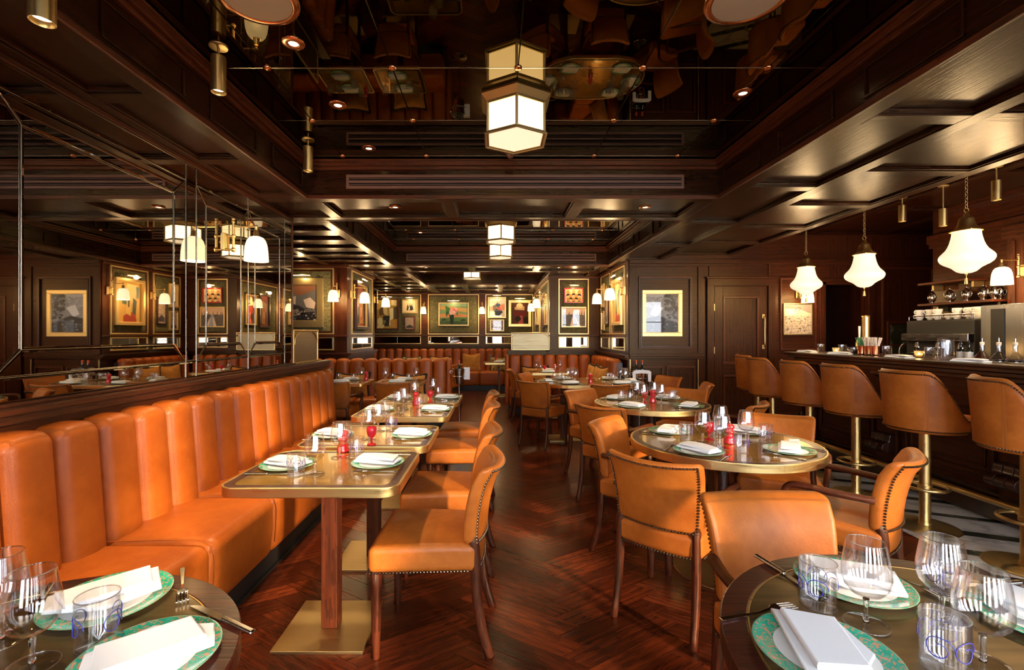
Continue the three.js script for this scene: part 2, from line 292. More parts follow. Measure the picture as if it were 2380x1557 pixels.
soffit(2.44, 3.42, -1.0, 6.8, 2.52, 1, 9);
soffit(-3.6, 1.766, 3.70, 4.40, HS, 5, 1);
soffit(-3.6, -1.58, 4.40, 7.32, HS, 2, 6);
soffit(-3.6, 1.766, 7.32, 8.05, HS, 5, 1);
soffit(1.766, 2.05, 6.8, 8.7, HS, 1, 2);
soffit(-3.6, -1.5, 8.05, 12.2, HS, 3, 6);
soffit(0.95, 1.766, 8.05, 12.2, HS, 1, 5);
soffit(-1.5, 0.95, 10.1, 12.2, HS, 3, 2);
soffit(-1.484, 1.766, -1.0, 0.3, HS, 3, 1);
soffit(3.42, 6.6, -1.0, 6.8, 2.82, 3, 6, M.stain, 2.96);
// coffers: dark mirror tiles on copper studs, crown and bead, panel mouldings on the long faces
const studs = [];
function coffer(x0, x1, d0, d1, xs, ds) {
  const X = [x0, ...xs, x1], D = [d0, ...ds, d1];
  for (let i = 0; i < X.length - 1; i++) for (let j = 0; j < D.length - 1; j++) {
    const w = X[i + 1] - X[i] - 0.004, e = D[j + 1] - D[j] - 0.006;
    obj('mirror_tile', rb(w, 0.006, e, 0.002).translate((X[i] + X[i + 1]) / 2, HM + 0.003, -(D[j] + D[j + 1]) / 2), M.blackMirror, CE);
  }
  for (const d of ds) obj('joint_strip', span(x0, x1, HM - 0.0015, HM + 0.004, -d - 0.003, -d + 0.003, 0), M.bead, CE);
  for (const x of xs) for (const d of ds) obj('stud', lathe([[0, -0.012], [0.012, -0.011], [0.02, -0.006], [0.021, 0]], 14).translate(x, HM, -d), M.copper, CE);
  obj('coffer_lid', span(x0 - 0.05, x1 + 0.05, HM + 0.007, HM + 0.06, -d1 - 0.05, -d0 + 0.05, 0), M.gap, CE);
  const c = 0.045;
  obj('crown', [...frameBars(x0, x1, d0, d1, HM - 0.05, c, 0.045), ...frameBars(x0, x1, d0, d1, HM - 0.075, c * 0.55, 0.025), ...frameBars(x0, x1, d0, d1, HM - 0.018, c * 1.3, 0.012)], M.woodMid, CE);
  obj('edge_bead', frameBars(x0, x1, d0, d1, HS - 0.004, 0.014, 0.03), M.woodMid, CE);
  const n = Math.max(2, Math.round((d1 - d0) / 0.72)), s = (d1 - d0) / n;
  for (let k = 0; k < n; k++) for (const [x, sg] of [[x0, 1], [x1, -1]]) {
    const a = d0 + k * s + 0.1, b = d0 + (k + 1) * s - 0.1, z0 = x + sg * 0.001, z1 = x + sg * 0.012, l = Math.min(z0, z1), r = Math.max(z0, z1);
    obj('face_moulding', [span(l, r, 2.50, 2.515, -b, -a), span(l, r, 2.64, 2.655, -b, -a), span(l, r, 2.515, 2.64, -a - 0.015, -a), span(l, r, 2.515, 2.64, -b, -b + 0.015)], M.stain, CE);
  }
}
coffer(-1.484, 1.766, 0.3, 3.70, [-1.17, -0.527, 0.12, 0.762, 1.405], [0.63, 1.225, 1.82, 2.412, 3.005, 3.6]);
coffer(-1.58, 1.766, 4.40, 7.32, [-1.17, -0.527, 0.12, 0.762, 1.405], [4.95, 5.55, 6.15, 6.75]);
coffer(-1.5, 0.95, 8.05, 10.1, [-0.9, -0.25, 0.4], [8.7, 9.4]);

// ---------------------------------------------------------------- walls
function wall(name, x, d, turn) { const o = struct(name); o.position.set(x, 0, -d); o.rotation.y = turn; return o; }
function rectFrame(x0, x1, y0, y1, w, z0, z1) { return [span(x0, x1, y0, y0 + w, z0, z1), span(x0, x1, y1 - w, y1, z0, z1), span(x0, x0 + w, y0 + w, y1 - w, z0, z1), span(x1 - w, x1, y0 + w, y1 - w, z0, z1)]; }
function bay(g, x0, x1, mirrors = 1) {                      // cloth panel in gilt bead over a strip of mirror
  obj('cloth_panel', span(x0, x1, 1.40, 2.39, 0, 0.008, 0), M.cloth, g);
  obj('gilt_bead', rectFrame(x0 - 0.022, x1 + 0.022, 1.378, 2.412, 0.022, 0, 0.022), M.gilt, g);
  obj('inner_moulding', rectFrame(x0, x1, 1.40, 2.39, 0.03, 0, 0.014), M.wood, g);
  const s = (x1 - x0) / mirrors;
  for (let k = 0; k < mirrors; k++) obj('mirror_strip', rb(s - 0.004, 0.17, 0.008, 0.003).translate(x0 + (k + 0.5) * s, 1.235, 0.006), M.mirror, g);
  obj('gilt_bead', rectFrame(x0 - 0.018, x1 + 0.018, 1.132, 1.338, 0.018, 0, 0.02), M.gilt, g);
}
function ledge(g, x0, x1, y = 1.09) {
  obj('ledge', [span(x0, x1, y - 0.02, y, 0, 0.09), span(x0, x1, y - 0.05, y - 0.02, 0, 0.06), span(x0, x1, y - 0.085, y - 0.05, 0, 0.03)], M.wood, g);
}
const capRail = (g, x0, x1) => obj('picture_rail', [span(x0, x1, 1.345, 1.368, 0, 0.028), span(x0, x1, 2.42, 2.45, 0, 0.03)], M.woodMid, g);
const slab = (g, x0, x1, y0 = 0, y1 = 2.78, t = 0.12) => obj('wall_board', span(x0, x1, y0, y1, -t, 0, 0), M.wood, g);
// back wall, three bays
const wBack = wall('wall_back', 0, 12.1, 0); slab(wBack, -3.7, 1.2); capRail(wBack, -3.6, 1.02); ledge(wBack, -3.6, 1.02);
bay(wBack, -3.10, -1.92, 2); bay(wBack, -1.70, -0.43, 2); bay(wBack, -0.22, 0.97, 2);
// left: panelled front, then a short side wall
const wLF = wall('wall_back_left', 0, 7.3, 0); slab(wLF, -3.7, -2.3); capRail(wLF, -3.6, -2.3); ledge(wLF, -3.6, -2.3); bay(wLF, -3.25, -2.52, 1);
const wLS = wall('wall_side_left', -2.3, 0, PI / 2); slab(wLS, 7.301, 8.9); capRail(wLS, 7.28, 8.9); ledge(wLS, 7.22, 8.9); bay(wLS, 7.52, 8.72, 2);
const wFL = wall('wall_far_left', -3.6, 0, PI / 2); slab(wFL, -1.1, 12.2); ledge(wFL, 8.9, 12.1);
// right booth
const wRet = wall('wall_return', 1.02, 0, -PI / 2); slab(wRet, -12.1, -8.73, 0, 2.78, 0.1); capRail(wRet, -12.1, -8.66); ledge(wRet, -12.1, -8.61); bay(wRet, -11.75, -10.6, 1); bay(wRet, -10.25, -8.85, 1);
const wBo = wall('wall_booth', 0, 8.7, 0); slab(wBo, 1.02, 2.06); capRail(wBo, 1.02, 1.93); ledge(wBo, 0.24, 1.93); bay(wBo, 1.20, 1.72, 1);
obj('low_board', span(0.24, 1.02, 0, 1.07, -0.1, -0.001, 0), M.wood, wBo);
const wBS = wall('wall_booth_side', 1.93, 0, -PI / 2); slab(wBS, -8.7, -6.801); capRail(wBS, -8.7, -6.8); ledge(wBS, -8.7, -6.74); bay(wBS, -8.45, -7.82, 1); bay(wBS, -7.66, -6.95, 2);
// dark panelled wall with the door, facing the room
const wDo = wall('wall_door', 0, 6.8, 0); slab(wDo, 1.94, 4.78); slab(wDo, 5.40, 6.7); slab(wDo, 4.78, 5.40, 2.1, 2.97); slab(wDo, 3.4, 4.78, 2.78, 2.97); slab(wDo, 5.4, 6.7, 2.78, 2.97);
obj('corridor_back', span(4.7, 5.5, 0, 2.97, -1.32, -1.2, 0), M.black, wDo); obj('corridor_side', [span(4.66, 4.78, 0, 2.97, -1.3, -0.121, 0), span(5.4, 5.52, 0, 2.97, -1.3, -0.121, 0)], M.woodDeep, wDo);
obj('opening_trim', [span(4.70, 4.78, 0, 2.14, 0, 0.03), span(5.40, 5.48, 0, 2.14, 0, 0.03), span(4.70, 5.48, 2.1, 2.18, 0, 0.03)], M.wood, wDo);
obj('wall_panel', rectFrame(2.08, 2.86, 1.17, 2.22, 0.03, 0, 0.022), M.woodMid, wDo); obj('wall_panel', rectFrame(2.11, 2.83, 1.20, 2.19, 0.012, 0, 0.03), M.woodDeep, wDo);
obj('pilaster', [span(1.945, 2.04, 0, 2.45, 0, 0.02), span(2.94, 3.04, 0, 2.45, 0, 0.02)], M.wood, wDo);
obj('chair_rail', [span(1.94, 3.02, 1.06, 1.10, 0, 0.06), span(1.94, 3.02, 1.03, 1.06, 0, 0.04)], M.wood, wDo);
for (const [a, b] of [[2.06, 2.44], [2.48, 2.90]]) { obj('wainscot_panel', rectFrame(a, b, 0.2, 0.92, 0.025, 0, 0.02), M.woodMid, wDo); obj('wainscot_field', span(a + 0.06, b - 0.06, 0.26, 0.86, 0, 0.012), M.wood, wDo); }
obj('corner_strip', [span(1.945, 1.965, 0.1, 1.02, 0.02, 0.03), span(2.93, 2.945, 0.1, 1.02, 0.02, 0.03)], M.brassDull, wDo);
obj('wall_panel', rectFrame(4.13, 4.66, 1.15, 2.2, 0.025, 0, 0.022), M.woodMid, wDo); obj('wall_panel', rectFrame(5.6, 6.35, 1.2, 2.35, 0.03, 0, 0.024), M.woodMid, wDo); obj('wall_panel', rectFrame(3.1, 3.98, 2.2, 2.42, 0.02, 0, 0.02), M.woodMid, wDo);
obj('marble_splash', span(5.72, 6.1, 0.9, 1.52, 0.0, 0.02), M.greenStone, wDo); obj('splash_frame', rectFrame(5.67, 6.15, 0.9, 1.57, 0.035, 0.0, 0.03), M.woodMid, wDo);
obj('cornice', [span(1.94, 6.6, 2.4, 2.46, 0, 0.05), span(1.94, 3.42, 2.36, 2.4, 0, 0.03)], M.wood, wDo);
// the door itself
const dr = struct('door_1'); dr.position.set(0, 0, -6.8);
obj('door_case', [span(3.06, 3.16, 0, 2.14, 0.001, 0.05), span(3.94, 4.04, 0, 2.14, 0.001, 0.05), span(3.06, 4.04, 2.08, 2.18, 0.001, 0.055), span(3.04, 4.06, 2.18, 2.21, 0.001, 0.075)], M.wood, dr);
const leaf = obj('door_leaf', [span(3.17, 3.93, 0.005, 2.07, 0.001, 0.02)], M.wood, dr);
obj('stile', [span(3.17, 3.29, 0.005, 2.07, 0.02, 0.034), span(3.81, 3.93, 0.005, 2.07, 0.02, 0.034), span(3.29, 3.81, 1.93, 2.07, 0.02, 0.034), span(3.29, 3.81, 0.80, 0.95, 0.02, 0.034), span(3.29, 3.81, 0.005, 0.2, 0.02, 0.034)], M.wood, dr);
obj('panel_moulding', [...rectFrame(3.29, 3.81, 0.95, 1.93, 0.03, 0.02, 0.044), ...rectFrame(3.29, 3.81, 0.2, 0.8, 0.03, 0.02, 0.044)], M.woodMid, dr);
obj('door_handle', [tube([[3.87, 1.2, 0.05], [3.87, 1.22, 0.075], [3.87, 1.42, 0.078], [3.87, 1.62, 0.075], [3.87, 1.64, 0.05]], 0.008, 16, 8), bx(0.035, 0.06, 0.014, 3.87, 1.64, 0.042), bx(0.035, 0.06, 0.014, 3.87, 1.2, 0.042)], M.brass, dr);
obj('keyhole_plate', lathe([[0, 0.006], [0.016, 0.005], [0.018, 0]], 16).rotateX(PI / 2).translate(3.87, 1.0, 0.035), M.brass, dr);
obj('hinge', [cyl(0.008, 0.008, 0.1, 8).translate(3.165, 1.72, 0.036), cyl(0.008, 0.008, 0.1, 8).translate(3.165, 1.1, 0.036)], M.brass, dr);
// bar back wall and the outer right wall
const wRi = wall('wall_right', 6.6, 0, -PI / 2); slab(wRi, -6.9, 1.1, 0, 2.97);
const wBar = wall('wall_bar', 5.25, 0, -PI / 2); slab(wBar, -5.62, 1.1, 0, 2.97, 0.1);
obj('wall_panel', [...rectFrame(-4.2, -3.0, 1.3, 2.3, 0.03, 0, 0.02), ...rectFrame(-2.8, -1.6, 1.3, 2.3, 0.03, 0, 0.02)], M.woodMid, wBar);
obj('bar_cornice', [span(-5.62, 1.0, 2.45, 2.55, 0, 0.08), span(-5.62, 1.0, 2.40, 2.45, 0, 0.05)], M.wood, wBar);
obj('column', [span(-4.66, -4.36, 0.922, 2.45, 0, 0.16), span(-4.69, -4.33, 2.33, 2.45, 0, 0.19), span(-4.62, -4.58, 1.2, 2.3, 0.16, 0.175), span(-4.44, -4.40, 1.2, 2.3, 0.16, 0.175)], M.wood, wBar);
// street front behind the camera: piers, sills and heads around a row of tall windows
const wFr = struct('wall_front'); wFr.position.set(0, 0, 1.0);
{
  const c = [-0.67, 0.13, 0.93, 1.73, 2.53, 3.33, 4.13, 4.93], hws = [0.27, 0.25, 0.235, 0.235, 0.3, 0.3, 0.3, 0.3]; let x = -3.7;
  obj('sill_wall', span(-3.7, 6.7, 0, 0.55, 0, 0.16, 0), M.wood, wFr); obj('head_wall', span(-3.7, 6.7, 2.42, 3.0, 0, 0.16, 0), M.plaster, wFr);
  for (const k of c) { const hw = hws[c.indexOf(k)]; obj('pier', span(x, k - hw, 0.55, 2.42, 0, 0.16, 0), M.woodMid, wFr); x = k + hw; }
  obj('pier', span(x, 6.7, 0.55, 2.42, 0, 0.16, 0), M.woodMid, wFr);
  c.forEach((k, i) => { const hw = hws[i], w = struct('window_' + (c.indexOf(k) + 1)); w.position.set(k, 0, 1.08);
    obj('window_frame', [...rectFrame(-hw + 0.002, hw - 0.002, 0.552, 2.418, 0.03, -0.03, 0.03), span(-hw + 0.03, hw - 0.03, 1.75, 1.775, -0.02, 0.02)], M.woodDeep, w);
    obj('pane', [span(-hw + 0.03, hw - 0.03, 0.582, 1.75, -0.003, 0.003, 0), span(-hw + 0.03, hw - 0.03, 1.775, 2.388, -0.003, 0.003, 0)], M.pane, w); });
}
// outside: pavement so that daylight comes from the sky alone
const pav = struct('pavement'); obj('paving', span(-14, 16, -0.25, -0.05, 1.2, 16, 0), M.plaster, pav);

// ---------------------------------------------------------------- left partition with bevelled mirrors
const wL = wall('wall_left', -1.9, 0, PI / 2);               // local x is depth
slab(wL, -1.1, 4.36, 0, 2.78, 0.12); obj('end_board', span(4.36, 5.12, 0, 1.06, -0.12, 0, 0), M.wood, wL);
obj('ledge', [span(-1, 5.15, 1.075, 1.10, 0, 0.10), span(-1, 5.15, 1.04, 1.075, 0, 0.085), span(-1, 5.12, 0.96, 1.04, 0, 0.05), span(-1, 4.36, 1.10, 1.113, 0, 0.05)], M.wood, wL);
obj('end_stile', [span(4.345, 4.375, 1.1, 2.45, -0.12, 0.022)], M.woodMid, wL);
const mm = (name, pts, z = 0.003) => obj(name, plate(poly(pts), 0.016, 0.0075).translate(0, 0, z), M.mirror, wL);
function mirrorPanel(a, b, i = 0.1) {
  const y0 = 1.212, y1 = 2.32, g = 0.003, c = a + i, e = b - i, q0 = y0 + i, q1 = y1 - i;
  mm('mirror_field', [[c + g, q0 + g], [e - g, q0 + g], [e - g, q1 - g], [c + g, q1 - g]]);
  mm('mirror_border', [[a + 2 * g, y0 + g], [b - 2 * g, y0 + g], [e - g, q0 - g], [c + g, q0 - g]]); mm('mirror_border', [[c + g, q1 + g], [e - g, q1 + g], [b - 2 * g, y1 - g], [a + 2 * g, y1 - g]]);
  mm('mirror_border', [[a + g, y0 + 2 * g], [c - g, q0 + g], [c - g, q1 - g], [a + g, y1 - 2 * g]]); mm('mirror_border', [[e + g, q0 + g], [b - g, y0 + 2 * g], [b - g, y1 - 2 * g], [e + g, q1 - g]]);
  const ln = (x0, p0, x1, p1, w = 0.0036) => bx(Math.hypot(x1 - x0, p1 - p0), w, 0.008, 0, 0, 0, 0.0015).rotateZ(Math.atan2(p1 - p0, x1 - x0)).translate((x0 + x1) / 2, (p0 + p1) / 2, 0.017);
  for (const l of [[a, y0, b, y0], [a, y1, b, y1], [a, 1.115, a, 2.425], [b, 1.115, b, 2.425], [c, q0, e, q0], [c, q1, e, q1], [c, q0, c, q1], [e, q0, e, q1], [a, y0, c, q0], [b, y0, e, q0], [a, y1, c, q1], [b, y1, e, q1]]) obj('joint_bead', ln(...l), M.bead, wL);
  mm('mirror_strip', [[a + g, 1.115], [b - g, 1.115], [b - g, y0 - g], [a + g, y0 - g]]); mm('mirror_strip', [[a + g, y1 + g], [b - g, y1 + g], [b - g, 2.425], [a + g, 2.425]]);
}
for (const [a, b] of [[0.55, 1.65], [1.756, 2.856], [2.957, 3.576], [3.58, 4.20]]) mirrorPanel(a, b, b - a > 1 ? 0.107 : 0.1);
for (const [a, b] of [[1.65, 1.756], [2.858, 2.957], [4.20, 4.34]]) { mm('mirror_strip', [[a + 0.002, 1.115], [b - 0.002, 1.115], [b - 0.002, 1.209], [a + 0.002, 1.209]]); mm('mirror_strip', [[a + 0.002, 1.215], [b - 0.002, 1.215], [b - 0.002, 2.425], [a + 0.002, 2.425]]); }
obj('top_moulding', span(-1, 4.36, 2.425, 2.45, 0, 0.03), M.wood, wL);

// ---------------------------------------------------------------- seating
const channel = bend(rb(0.2095, 0.60, 0.16, 0.05, 3, [4, 4, 1]), (v) => {
  const k = Math.cos(PI * v.x / 0.2095 * 0.92); if (v.z > 0) v.z += 0.028 * Math.max(k, 0) - 0.012; if (v.y > 0.2) v.y += 0.022 * k - 0.012;
  v.z -= 0.045 * (v.y + 0.3) / 0.6; v.x *= 0.995;
}).translate(0, 0.705, 0.135); uvBox(channel); channel.userData.uv = true;
function banquette(name, label, x, d, turn, n, o = {}) {      // runs along local x, looks along local z
  const t = thing(name, label, 'bench', x, 0, d, turn), L = n * 0.2115, sec = o.sec ?? 0.6, zf = o.depth ?? 0.66;
  const s0 = o.seat0 ?? 0;
  for (let k = 0; k < n; k++) { const c = new THREE.Mesh(channel, M.bench); c.name = 'back_channel'; c.position.x = (k + 0.5) * 0.2115; c.castShadow = c.receiveShadow = true; t.add(c); }
  obj('back_frame', span(0, L, 0.14, 0.96, 0.01, 0.08), M.woodDeep, t);
  const m = Math.max(1, Math.round((L - s0) / sec)), s = (L - s0) / m, off = s0;
  for (let k = 0; k < m; k++) {
    const g = bend(rb(s - 0.003, 0.335, zf - 0.1, 0.055, 3, [3, 2, 4]), (v) => { if (v.y > 0.1) v.y += 0.012 * Math.cos(PI * v.x / s) * Math.cos(PI * v.z / (zf - 0.1)); if (v.z > 0 && v.y < 0) v.z -= 0.02 * -v.y / 0.17; });
    obj('seat', g.translate((k + 0.5) * s + off, 0.295, 0.05 + zf / 2), M.bench, t);
    if (k) obj('seam', tube([[k * s + off, 0.462, 0.12], [k * s + off, 0.466, zf - 0.08], [k * s + off, 0.448, zf - 0.018], [k * s + off, 0.40, zf + 0.001], [k * s + off, 0.2, zf - 0.006]], 0.0025, 16, 5), M.bench, t);
  }
  obj('plinth', [span(s0, L, 0, 0.135, 0.05, zf - 0.08), span(s0, L, 0, 0.012, zf - 0.08, zf - 0.06)], M.black, t);
  for (const [on, e, sg] of [[o.end0, 0, -1], [o.end1, L, 1]]) if (on) obj('end_panel', bend(rb(0.07, 0.90, 0.22, 0.03, 3, [1, 3, 1]), (v) => { v.z -= 0.03 * (v.y + 0.45) / 0.9; }).translate(e + sg * 0.035, 0.565, 0.12), M.bench, t);
  return t;
}
banquette('banquette', 'long orange leather banquette with channelled back under the wall of mirrors', -1.9, -0.887, PI / 2, 28, {});
banquette('banquette', 'free-ended channelled leather banquette behind the two small middle tables', -3.27, 7.28, 0, 12, { end1: true });
banquette('banquette', 'channelled leather banquette along the far back wall', -3.4, 12.08, 0, 20, {});
banquette('banquette', 'channelled leather booth bench below the cypress picture', 0.26, 8.68, 0, 7, { end0: true });
banquette('banquette', 'short channelled leather booth bench along the right side wall', 1.91, 8.45, -PI / 2, 7, { seat0: 0.44 });

const nailG = new THREE.IcosahedronGeometry(0.0062, 0);
function nails(path, gap = 0.0142) { const out = []; for (const line of path) { let acc = 0; for (let i = 0; i < line.length - 1; i++) { const a = line[i], b = line[i + 1], l = a.distanceTo(b); while (acc < l) { const p = a.clone().lerp(b, acc / l); out.push(nailG.clone().translate(p.x, p.y, p.z)); acc += gap; } acc -= l; } } return out; }
const backBend = (v) => { const t = v.y / 0.33 + 0.5; v.x *= 0.9 + 0.13 * t; v.z += -0.035 + 0.055 * (v.x / 0.22) ** 2 - 0.075 * t * t - 0.02 * sstep(t, 0.75, 1.05); v.y += 0.012 * (v.x / 0.22) ** 2 * t; };
const seatBend = (v) => { const q = 1 - 0.07 * (0.5 - v.z / 0.46) * 2; v.x *= q; if (v.y > 0) v.y += 0.02 * Math.max(0, 1 - (v.x / 0.25) ** 2) * Math.max(0, 1 - (v.z / 0.24) ** 2) + 0.004; if (v.z < -0.1) v.z -= 0.03 * (1 - (v.x / 0.22) ** 2); };
function line(fn, a, b, n = 14) { const o = []; for (let i = 0; i <= n; i++) { const p = a.clone().lerp(b, i / n); fn(p); o.push(p); } return o; }
function makeChair(arms) {
  const c = proto(), cy = 0.42, by = 0.64, bz = -0.205;
  obj('seat', bend(rb(0.475, 0.11, 0.46, 0.03, 3, [6, 1, 6]), seatBend).translate(0, cy, 0), M.hide, c);
  obj('backrest', bend(rb(0.44, 0.33, 0.062, 0.026, 3, [10, 6, 1]), backBend).translate(0, by, bz), M.hide, c);
  const B = (x, y) => V(x, y, -0.032), bn = [line(backBend, B(-0.208, -0.155), B(-0.208, 0.148)), line(backBend, B(-0.208, 0.148), B(0.208, 0.148), 20), line(backBend, B(0.208, 0.148), B(0.208, -0.155)), line(backBend, B(0.208, -0.155), B(-0.208, -0.155), 20)];
  const Q = (x, z) => V(x, -0.046, z), sn = [line(seatBend, Q(-0.238, 0.23), Q(-0.238, -0.2)), line(seatBend, Q(-0.235, 0.231), Q(0.235, 0.231)), line(seatBend, Q(0.238, 0.23), Q(0.238, -0.2)), line(seatBend, Q(-0.22, -0.231), Q(0.22, -0.231))];
  stuffKind(obj('nail_trim', [...nails(bn).map((g) => g.translate(0, by, bz)), ...nails(sn).map((g) => g.translate(0, cy, 0))], M.nail, c));
  for (const s of [-1, 1]) {
    obj('leg', sweep([[s * 0.205, 0.375, 0.195], [s * 0.205, 0.2, 0.197], [s * 0.207, 0, 0.2]], 0.052, 0.052, 6, [1, 0, 0], (t) => 1 - 0.32 * t), M.woodMid, c);
    obj('leg', sweep([[s * 0.176, 0.51, -0.208], [s * 0.181, 0.45, -0.222], [s * 0.184, 0.28, -0.229], [s * 0.186, 0.12, -0.252], [s * 0.188, 0, -0.288]], 0.044, 0.054, 10, [1, 0, 0], (t) => 1 - 0.25 * t), M.woodMid, c);
    if (arms) obj('arm', sweep([[s * 0.232, 0.38, 0.13], [s * 0.246, 0.5, 0.145], [s * 0.256, 0.6, 0.15], [s * 0.258, 0.632, 0.125], [s * 0.254, 0.636, 0.05], [s * 0.242, 0.63, -0.08], [s * 0.216, 0.625, -0.2]], 0.036, 0.032, 20, [1, 0, 0], (t) => t < 0.5 ? 0.9 + 0.2 * t : 1.05), M.woodMid, c);
  }
  return c;
}
const sideChair = makeChair(false), armChair = makeChair(true);
const seatAt = (p, name, label, bx_, bd, fx, fd, group) => { const l = Math.hypot(fx, fd); return place(p, name, label, 'chair', bx_ + fx / l * 0.27, 0, bd + fd / l * 0.27, faceTurn(fx, fd), group); };
[[2.20, 'nearest tan leather dining chair, beside the banquette tables'], [2.87, 'second tan leather dining chair along the banquette tables'], [3.86, 'third tan leather dining chair along the banquette tables'], [4.61, 'farthest tan leather dining chair along the banquette tables']]
  .forEach(([d, l]) => seatAt(sideChair, 'dining_chair', l, -0.035, d, -1, 0.02, 'chairs facing the banquette'));
for (const [b, f, l] of [
  [[0.735, 2.185], [0.66, 0.75], 'armchair with nailed back to camera, near left of nearest brass round table'],
  [[0.745, 3.14], [0.80, -0.6], 'armchair on the far left of the nearest brass round table'],
  [[2.0, 3.32], [-0.5, -0.87], 'armchair on the far right of the nearest brass round table'],
  [[1.93, 2.22], [-0.67, 0.74], 'armchair with wooden arms, near right of nearest brass round table'],
  [[0.835, 3.76], [0.68, 0.72], 'armchair on the near left of the second brass round table'],
  [[0.87, 4.82], [0.62, -0.78], 'armchair on the far left of the second brass round table'],
  [[2.0, 4.92], [-0.6, -0.8], 'armchair on the far right of the second brass round table'],
  [[2.17, 3.88], [-0.75, 0.66], 'armchair on the near right of the second brass round table'],
  [[1.32, 5.36], [0, 1], 'armchair with its back to camera at the long oval table'],
  [[0.46, 5.72], [0.6, 0.8], 'armchair at the near left end of the long oval table'],
  [[0.43, 6.87], [0.9, -0.42], 'armchair at the far left end of the long oval table'],
  [[2.37, 6.38], [-0.88, -0.4], 'armchair at the far right end of the long oval table'],
  [[2.46, 5.45], [-0.92, 0.3], 'armchair at the near right end of the long oval table'],
  [[0.95, 1.66], [0.03, -1], 'armchair facing camera behind the lower right round table'],
  [[-1.23, 5.62], [0.02, 1], 'leather chair with back to camera at the middle small table'],
  [[-1.97, 5.64], [0, 1], 'leather chair half hidden behind the end of the long banquette'],
  [[-0.72, 8.95], [-0.9, 0.3], 'leather chair behind the ice bucket on its stand'],
  [[0.27, 7.62], [0.97, 0.06], 'leather chair on the aisle side of the booth table'],
]) seatAt(armChair, 'armchair', l, ...b, ...f, 'leather armchairs');

// bar stools
const stool = proto();
{
  const n = 40, P = [], I = [], A0 = 118 * PI / 180, ptsTop = [], ptsBot = [];
  const hgt = (a) => 0.09 + 0.33 * (1 - sstep(Math.abs(a), 0.75, 1.95)), rad = (a, v, off) => { const r = 0.215 + 0.03 * v + off; return [Math.sin(a) * r * 1.02, -Math.cos(a) * r * (Math.cos(a) < 0 ? 1.05 : 1)]; };
  for (let i = 0; i <= n; i++) {
    const a = -A0 + 2 * A0 * i / n, h = hgt(a), k = h / 0.42, row = [];
    for (const [off, y, v] of [[-0.02, 0.70, 0], [0, 0.695, 0], [0.012, 0.715, 0.1], [0.012, 0.70 + h * 0.4, 0.4 * k], [0.012, 0.70 + h * 0.8, 0.8 * k], [0.010, 0.70 + h * 0.96, k], [-0.006, 0.70 + h + 0.008, k], [-0.028, 0.70 + h, k], [-0.034, 0.70 + h * 0.9, k], [-0.034, 0.70 + h * 0.5, 0.5 * k], [-0.034, 0.72, 0.1]]) { const [x, z] = rad(a, v, off); row.push([x, y, z]); }
    row.forEach((p) => P.push(...p)); ptsTop.push(V(...row[5]).multiply(V(1.008, 1, 1.008))); ptsBot.push(V(...row[2]).multiply(V(1.008, 1, 1.008)));
  }
  const m = 11; for (let i = 0; i < n; i++) for (let j = 0; j < m; j++) { const a = i * m + j, b = i * m + (j + 1) % m; I.push(a, b, a + m, b, b + m, a + m); }
  for (const e of [0, n]) for (let j = 1; j < m - 1; j++) e ? I.push(e * m, e * m + j, e * m + j + 1) : I.push(0, j + 1, j);
  const g = new THREE.BufferGeometry(); g.setAttribute('position', new THREE.Float32BufferAttribute(P, 3)); g.setIndex(I); g.computeVertexNormals();
  obj('backrest', g, M.hide, stool); stuffKind(obj('nail_trim', nails([ptsTop, ptsBot]), M.nail, stool));
  obj('seat', bend(rb(0.40, 0.11, 0.45, 0.045, 3, [8, 1, 8]), (v) => { const r = Math.hypot(v.x / 0.2, v.z / 0.225); if (r > 0.9) { v.x *= 0.93; v.z *= 0.95; } if (v.y > 0) v.y += 0.012 * (1 - r * r) + 0.004 * Math.cos(v.x * 50); }).translate(0, 0.755, 0.055), M.hide, stool);
  obj('pole', [cyl(0.034, 0.034, 0.69, 24).translate(0, 0.012, 0), cyl(0.04, 0.037, 0.02, 24).translate(0, 0.012, 0), cyl(0.09, 0.1, 0.02, 20).translate(0, 0.68, 0)], M.brass, stool);
  obj('footrest', [new THREE.TorusGeometry(0.128, 0.011, 10, 36).rotateX(PI / 2).translate(0, 0.285, 0), bx(0.25, 0.014, 0.018, 0, 0.285, 0), cyl(0.042, 0.042, 0.03, 20).translate(0, 0.27, 0)], M.brass, stool);
  obj('base', lathe([[0, 0.016], [0.06, 0.015], [0.19, 0.009], [0.2, 0.004], [0.2, 0]], 40), M.brassDull, stool);
}
[[3.26, 5.82, 'leftmost bar stool, half hidden behind its neighbour near the door'], [3.10, 5.24, 'second bar stool from the door'], [3.10, 4.62, 'third bar stool from the door'], [3.12, 4.05, 'fourth bar stool from the door'], [3.10, 3.38, 'fifth bar stool, nearest one shown whole'], [3.16, 2.78, 'bar stool cut off by the right edge of the photo']]
  .forEach(([x, d, l], i) => place(stool, 'bar_stool', 'tan leather ' + l, 'stool', x, 0, d, i === 5 ? PI / 2 - 0.45 : PI / 2 - 0.12 + 0.05 * i, 'bar stools'));

